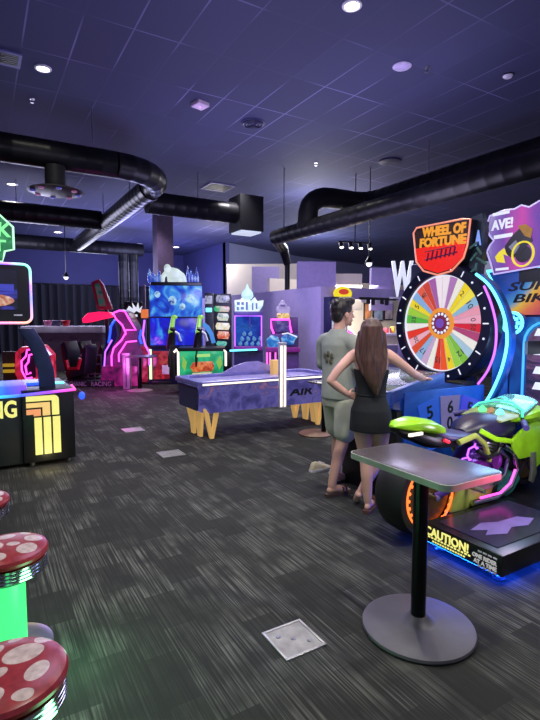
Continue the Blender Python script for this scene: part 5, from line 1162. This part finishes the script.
# truck banner
b = BG('hanging_sign', 'black and white graphic sign with a small orange panel above the neon racing pod', 'sign', 135, 13.5)
b.box('post', 143.5, 145.5, 285, 386, .05, .15, mat('mauve_post', '#8a7898', .4)); b.box('board', 125, 143, 302, 318, .0, .08, BLK, .01)
b.poly('white_graphic', [(126, 312), (130, 306), (134, 309), (133, 303), (137, 308), (139, 302.5), (140, 309), (143, 306), (141, 313), (137, 311), (134, 314), (130, 311), (128, 314)], -.02, .0, LITW)
b.box('white_bar', 127, 138, 314.5, 316.8, -.02, 0, LITW, 0); b.box('orange_panel', 142, 149, 309.5, 318, -.06, .0, glow('orange_white_panel', '#f08048', .9), .005)
# ---- far racing rig left, pink hexagon
r2 = BG('racing_simulator', 'racing game with a red and pink neon hexagon side seen behind the screen arm', 'arcade game', 24, 11.6, -TH + .2)
r2.poly('pod_shell', [(14, 353), (20, 347), (38, 346), (46, 356), (46, 386), (18, 386), (13, 374)], .1, .8, art('crimson_shell', [(.3, '#6a0a20'), (.5, '#e02848'), (.7, '#ff5a80')], 2, .75), bev=.02)
r2.poly('side_panel', [(20, 354), (26, 349), (33, 349), (33, 378), (24, 380), (20, 372)], .05, .1, mat('dark_mauve', '#3a1430', .4), bev=.01)
r2.line('neon_outline', [(33, 349), (26, 350), (25, 356), (20.5, 361), (20.5, 371), (24, 379), (30, 378)], .02, NPINK, .03); r2.line('neon_outline', [(33, 354), (28, 355), (27, 362), (24, 366), (25, 375), (29, 373)], .022, NPINK, .03)
r2.poly('yellow_panels', [(2, 364), (12, 364), (12, 367), (2, 367)], .1, .2, glow('dull_amber', '#b89028', .8)); r2.poly('yellow_panels', [(2, 370), (12, 370), (12, 373), (2, 373)], .1, .2, glow('dull_amber', '#b89028')); r2.box('rear_stand', 0, 13, 352, 386, .25, .4, mat('brown_stand', '#4a3428', .6))
# ---- race seats
SEATM = mat('black_seat_vinyl', '#17171d', .4)
def seat(px, d, label, red=True):
    q = BG('racing_chair', label, 'racing seat', px, d, -TH - .25, 'racing seats')
    q.poly('backrest', [(px - 12, 345), (px - 7, 341), (px - 3, 352), (px - 3, 366), (px - 7, 372), (px - 10, 360)], .0, .5, SEATM, bev=.03)
    q.poly('seat_cushion', [(px - 8, 372), (px + 9, 369), (px + 13, 352), (px + 16, 344), (px + 18, 349), (px + 15, 374), (px - 5, 380)], .0, .5, SEATM, bev=.03)
    q.line('red_trim', [(px - 4, 360), (px - 2, 369), (px + 9, 368), (px + 12, 358)], .05, mat('red_vinyl', '#b01828', .4), -.03)
    q.box('seat_base', px - 8, px + 15, 379, 387, .05, .45, BLK)
    return q
seat(70, 12.0, 'black racing seat with red trim in front of the pale counter')
q = seat(86, 13.2, 'second black racing seat nearer the neon pod, partly hidden'); q.poly('red_headrest', [(84, 352), (87, 343), (90, 350), (92, 366), (86, 366)], -.06, .0, mat('red_vinyl', '#b01828'))
q = BG('floor_sign', 'low black kerb sign with pale letters at the foot of the racing seats', 'sign', 85, 11.8); q.box('kerb', 58, 112, 381, 388, .0, .2, mat('kerb_black', '#17141c', .5)); q.txt('MECHANIC', 62, 85, 381.8, 386.4, -.004, mat('pale_print', '#a89ab0', .6)); q.txt('RACING', 90, 110, 381.8, 386.4, -.004, mat('pale_print', '#a89ab0', .6))
# ---- pale counter, railing
q = BG('bar_counter', 'long pale topped counter running behind the racing seats', 'counter', 70, 15.5); q.box('top', 22, 104, 326, 333, -.1, .7, mat('pale_counter', '#a8a0b8', .5, var=.3, scale=3), .04); q.box('front', 24, 102, 333, 420, .0, .6, art('mauve_tiles', [(.3, '#2a1a30'), (.5, '#5a3a58'), (.7, '#3a2a48')], 5, .18))
for px, m_, lb in ((48, mat('pink_plastic', '#d07aa0', .4), 'small pink tub on the pale counter behind the screen arm'), (66, mat('red_vinyl', '#b01828'), 'small red tub on the pale counter above the black seats'), (57, mat('slate_plastic', '#4a4a68', .4), 'small slate tub on the pale counter between the pink and red ones')):
    zc_ = q.z(326); p = D(px, 326, 15.6); tb = thing('counter_tub', lb, 'tub', (p.x, p.y, zc_), 0, 'tubs on the pale counter')
    part('body', MB().lathe([(.09, 0), (.13, .16), (.12, .17), (.085, .02)], n=16), m_, tb); part('rim', MB().tube(arc((0, 0), .13, 0, 360, 16, 'XY', .165)[:-1], .012, 6, True), m_, tb)
q = BG('guard_railing', 'thin pale metal railing between the seats and the neon racing pod', 'railing', 98, 13.0); 
RAILM = mat('lilac_rail', '#a89ac0', .35, .5)
for py in (355, 364, 374): q.line('rail', [(80, py), (101, py)], .02, RAILM)
for px in (81, 87, 94, 100.5): q.line('rail_post', [(px, 354), (px, 387)], .022, RAILM)
# ---- bollard and stanchion table
p = D(126.5, 350, 11.5); z1 = CAMH - (355 - HZ) * 11.3 / FPX
tb = thing('bollard', 'pale square post standing on the carpet beside the round based stand', 'post', (p.x, p.y, 0), -TH); w = 3.5 * 11.3 / FPX
part('post', MB().box(-w, w, -w, w, 0, z1), mat('silver_post', '#a8a0b4', .3, .5), tb, .01); part('cap', MB().box(-w * 1.1, w * 1.1, -w * 1.1, w * 1.1, z1, z1 + .03), STEEL, tb); part('groove', MB().box(-.01, .01, -w - .004, -w + .002, .05, z1 - .05), BLK, tb)
p = G(140, 391); tb = thing('pedestal_table', 'small distant dark pedestal table with a round base in front of the red game panels', 'table', (p.x, p.y, 0), -TH)
part('post', MB().cyl((0, 0, .03), (0, 0, .78), .05), BLKM, tb); part('base', MB().lathe([(.29, 0), (.29, .02), (.1, .04), (.05, .06), (.002, .06)], n=28), mat('grey_disc', '#7a7470', .5, .3), tb); part('table_top', MB().box(-.25, .35, -.3, .3, .78, .81), mat('mauve_top', '#5a4a60', .35), tb, .01)
# ---- round brown base by hockey table
p = G(316, 434); tb = thing('pedestal_table', 'low brown round based stand just left of the young man, by the hockey table leg', 'table', (p.x, p.y, 0), 0)
part('base', MB().lathe([(.24, 0), (.245, .015), (.22, .03), (.06, .045), (.002, .045)], n=32), mat('brown_disc', '#7a5a48', .5), tb); part('post', MB().cyl((.09, -.06, .04), (.09, -.06, .72), .035), BLKM, tb); part('table_top', MB().box(-.05, .3, -.2, .15, .72, .745), TOPM, tb, .005)
# ---- prize shop on the right
sh_ = BG('display_cabinet', 'dark framed lit display cabinet set into the shop wall behind the young man', 'cabinet', 338, 11.95, 0)
sh_.box('frame', 328, 350, 297, 385, .0, .35, mat('navy_frame', '#1a1c48', .4), .01); sh_.box('lit_panel', 330, 348, 300, 383, -.02, 0, art('pale_blue_panel', [(.3, '#8aa0d8'), (.5, '#e0e8ff'), (.7, '#5a70c0')], 4, .8), .005)
sh_.box('round_sign_stem', 344, 346, 295, 298, .1, .15, BLK)
o_ = Vector((sh_.x(345), .05, sh_.z(293.5)))
part('round_sign', MB().lathe([(.002, -.03), (.27, -.03), (.27, .03), (.002, .03)], o_, 28, Matrix.Rotation(R(90), 4, 'X') @ Matrix.Diagonal((1, .62, 1, 1))), glow('yellow_round_sign', '#f8e030', .95), sh_.t)
part('round_sign_badge', MB().lathe([(.002, -.01), (.15, -.01), (.15, .01), (.002, .01)], o_ + Vector((0, -.04, .04)), 24, Matrix.Rotation(R(90), 4, 'X') @ Matrix.Diagonal((1, .45, 1, 1))), glow('red_round_badge', '#d04030', .9), sh_.t)
sh_.line('pink_neon_arc', [(349, 331), (355, 334), (359, 342), (360, 352), (358, 362)], .03, NPINK, -.05); sh_.line('white_neon_arc', [(351, 329), (357, 333), (361, 342), (362, 352)], .02, NW, -.05)
# framed pictures on the shop's inner wall
for i, (px0, px1, py0, py1, col, lb) in enumerate(((364, 371, 303, 320, '#d08a58', 'orange framed picture, leftmost on the lit shop wall'), (373, 383, 302, 321, '#8a98b0', 'grey blue framed picture in the middle of the lit shop wall'), (384, 393, 302, 320, '#a89aa8', 'mauve framed picture, rightmost on the lit shop wall'))):
    p0, p1 = PY(px0, py1, 12.96), PY(px1, py0, 12.96); f = thing('framed_picture', lb, 'picture', ((p0.x + p1.x) / 2, 12.97, (p0.z + p1.z) / 2), 0, 'pictures in the prize shop'); w, hh = (p1.x - p0.x) / 2, (p1.z - p0.z) / 2
    part('frame', MB().box(-w, w, -.03, .03, -hh, hh), BLK, f, .008); part('print', MB().box(-w * .84, w * .84, -.036, -.03, -hh * .88, hh * .88), mat('print_%d' % i, col, .5, var=.5, scale=5), f)
q = BG('shop_counter', 'pale shop counter with small goods inside the prize shop opening', 'counter', 385, PY(385, 340, 11.5).dot(FW), 0); q.box('top', 360, 412, 333, 336, -.3, .3, mat('pale_counter', '#a8a0b8'), .01); q.box('front', 362, 410, 336, 390, -.2, .2, CREAM)
for j, (px, col, lb) in enumerate(((366, '#d86a4a', 'orange box on the prize shop counter'), (376, '#e8d8c0', 'cream box on the prize shop counter'), (388, '#c84a5a', 'red box on the prize shop counter'), (397, '#d8b048', 'gold box on the prize shop counter'))):
    p = Vector(q.pt(px, 333)); bx = thing('gift_box', lb, 'box', q.t.location + p, 0, 'boxes on the shop counter'); part('body', MB().box(-.1, .1, -.08, .08, 0, .16 + .04 * (j % 2)), mat('gift_%d' % j, col, .5), bx, .008); part('ribbon', MB().box(-.015, .015, -.084, .084, 0, .164 + .04 * (j % 2)), WHITEP, bx)
# valance over the opening
q = BG('shelf_rail', 'dark rail of small goods hung across the top of the shop opening', 'rail', 378, 12.7, 0); q.box('bar', 352, 398, 298, 300.5, -.1, -.02, BLK, .004)
for k in range(7): q.box('hook_pack', 354 + 6 * k, 358 + 6 * k, 300, 303.5 + (k % 3), -.09, -.05, BLK if k % 3 else mat('white_pack', '#d8d0d8', .5), .004)
# big letter W
p = D(402, 280, 12.6)
wt = thing('letter_sign', 'large white letter W standing on the shop wall beside the wheel', 'sign', (p.x, p.y, CAMH - (297 - HZ) * 12.6 / FPX), -TH - .1)
text('W', 21 * 12.6 / FPX, glow('white_letter_face', '#e4eaf8', .7, base=.8), wt, (0, 0, 17.5 * 12.6 / FPX), 'letter_face', height=35 * 12.6 / FPX, ext=.06, bold=.035)
part('mount_bar', MB().box(-.3, .5, .05, .1, -.05, .0), STEEL, wt); part('mount_post', MB().box(-.05, .05, .05, .1, -(CAMH - (297 - HZ) * 12.6 / FPX), -.05), PURP, wt)
# ================================================================== LIGHT
w = bpy.data.worlds.new('world'); SC.world = w; w.use_nodes = True
w.node_tree.nodes['Background'].inputs[0].default_value = (.42, .42, .62, 1); w.node_tree.nodes['Background'].inputs[1].default_value = 0.55
def light(name, ty, loc, col, e, size=.3, rot=(0, 0, 0), **k):
    l = bpy.data.lights.new(name, ty); l.energy = e; l.color = col
    if ty == 'AREA': l.size = size
    else: l.shadow_soft_size = size
    for a, v in k.items(): setattr(l, a, v)
    o = bpy.data.objects.new(name, l); COL.objects.link(o); o.location = loc; o.rotation_euler = rot; return o
WARM = (1, .97, .84)
for i, (x, y) in enumerate(((1.5, 1.2), (4.03, 4.86), (0.98, 8.38), (3.5, 0.2), (6.5, 2.5), (5.5, 8.5), (-1.5, 4.0))):
    light('downlight', 'SPOT', (x, y, CZ - .08), WARM, 420, .12, spot_size=R(110), spot_blend=.9)
for x, y in ((0.94, 15.69), (5, 16), (3.06, 23), (7, 24)): light('downlight', 'SPOT', (x, y, CZ - .08), (1, .95, 1), 500, .15, spot_size=R(110), spot_blend=.9)
# coloured fill lights added to brighten ceiling, back walls and neon pod
light('blue_wash', 'POINT', (4.5, 9.0, 2.6), (.6, .55, 1), 230, .8); light('blue_wash', 'POINT', (1.5, 18.5, 3.2), (.7, .7, 1), 430, 1.0)
light('blue_wash', 'POINT', (5.5, 19, 3.4), (.5, .5, 1), 520, 1.0); light('violet_wash', 'POINT', (6.0, 6.0, 2.9), (.7, .65, 1), 200, .8)
light('violet_wash', 'POINT', (1.5, 4.0, 3.2), (.7, .65, 1), 130, .8); light('pink_wash', 'POINT', (2.6, 11.0, .6), (1, .15, .8), 45, .3)
light('blue_wash', 'POINT', (8.2, 23, 3.2), (.38, .4, 1), 330, .8); light('blue_wash', 'POINT', (4.5, 23.5, 3.6), (.7, .72, 1), 300, .8); light('shop_lamp', 'POINT', (13, 18, 4.0), (.85, .9, 1), 420, .8)
def aim(a, b): return (Vector(b) - Vector(a)).to_track_quat('-Z', 'Y').to_euler()
light('red_wash', 'SPOT', (2.7, .85, .84), (1, .04, .08), 70, .1, aim((2.7, .85, .84), (2.05, 1.4, .875)), spot_size=R(28), spot_blend=.8)
light('blue_wash', 'SPOT', (2.75, 1.05, 1.3), (.08, .18, 1), 60, .12, aim((2.75, 1.05, 1.3), (2.12, 1.47, .89)), spot_size=R(30), spot_blend=.9)
light('shop_lamp', 'AREA', (9.5, 11.4, 2.6), (1, .95, .88), 260, 2.0); light('shop_lamp', 'POINT', (8.6, 19.0, 4.2), (1, .95, .9), 160, .5); light('shop_lamp', 'POINT', (8.6, 12.2, 4.3), (.95, .95, 1), 190, .5); light('downlight', 'SPOT', (6.0, 11.6, CZ - .08), (1, .95, 1), 420, .15, spot_size=R(90), spot_blend=.9); light('shop_lamp', 'POINT', (11, 13.0, 4.4), (.9, .85, 1), 120, .5)  # shop interior lamp, plus unseen fills added for far ceiling and purple wall
light('tower_glow', 'POINT', (4.1, 2.6, 1.3), (.35, .6, 1), 22, .3); light('engine_lamp', 'POINT', (3.2, 1.95, .75), (.85, .7, 1), 8, .12)  # second point is an unseen fill added for the bike's near side
light('tail_glow', 'POINT', (2.4, 1.9, 1.3), (.5, .5, 1), 3, .2); light('marquee_glow', 'POINT', (3.2, 2.9, 2.5), (.9, .8, 1), 6, .3)
light('numeral_spill', 'POINT', (.6, 5.65, .12), (1, .85, .4), 2.2, .1); light('pedestal_spill', 'POINT', (.3, 2.3, .25), (.3, 1, .45), 7.0, .12); light('pedestal_spill', 'POINT', (.32, 1.5, .2), (.3, 1, .45), 5.0, .12)
light('wheel_bounce', 'POINT', (2.2, 2.6, 2.3), (1, .93, .95), 26, .3)  # unseen fill added to brighten the two people
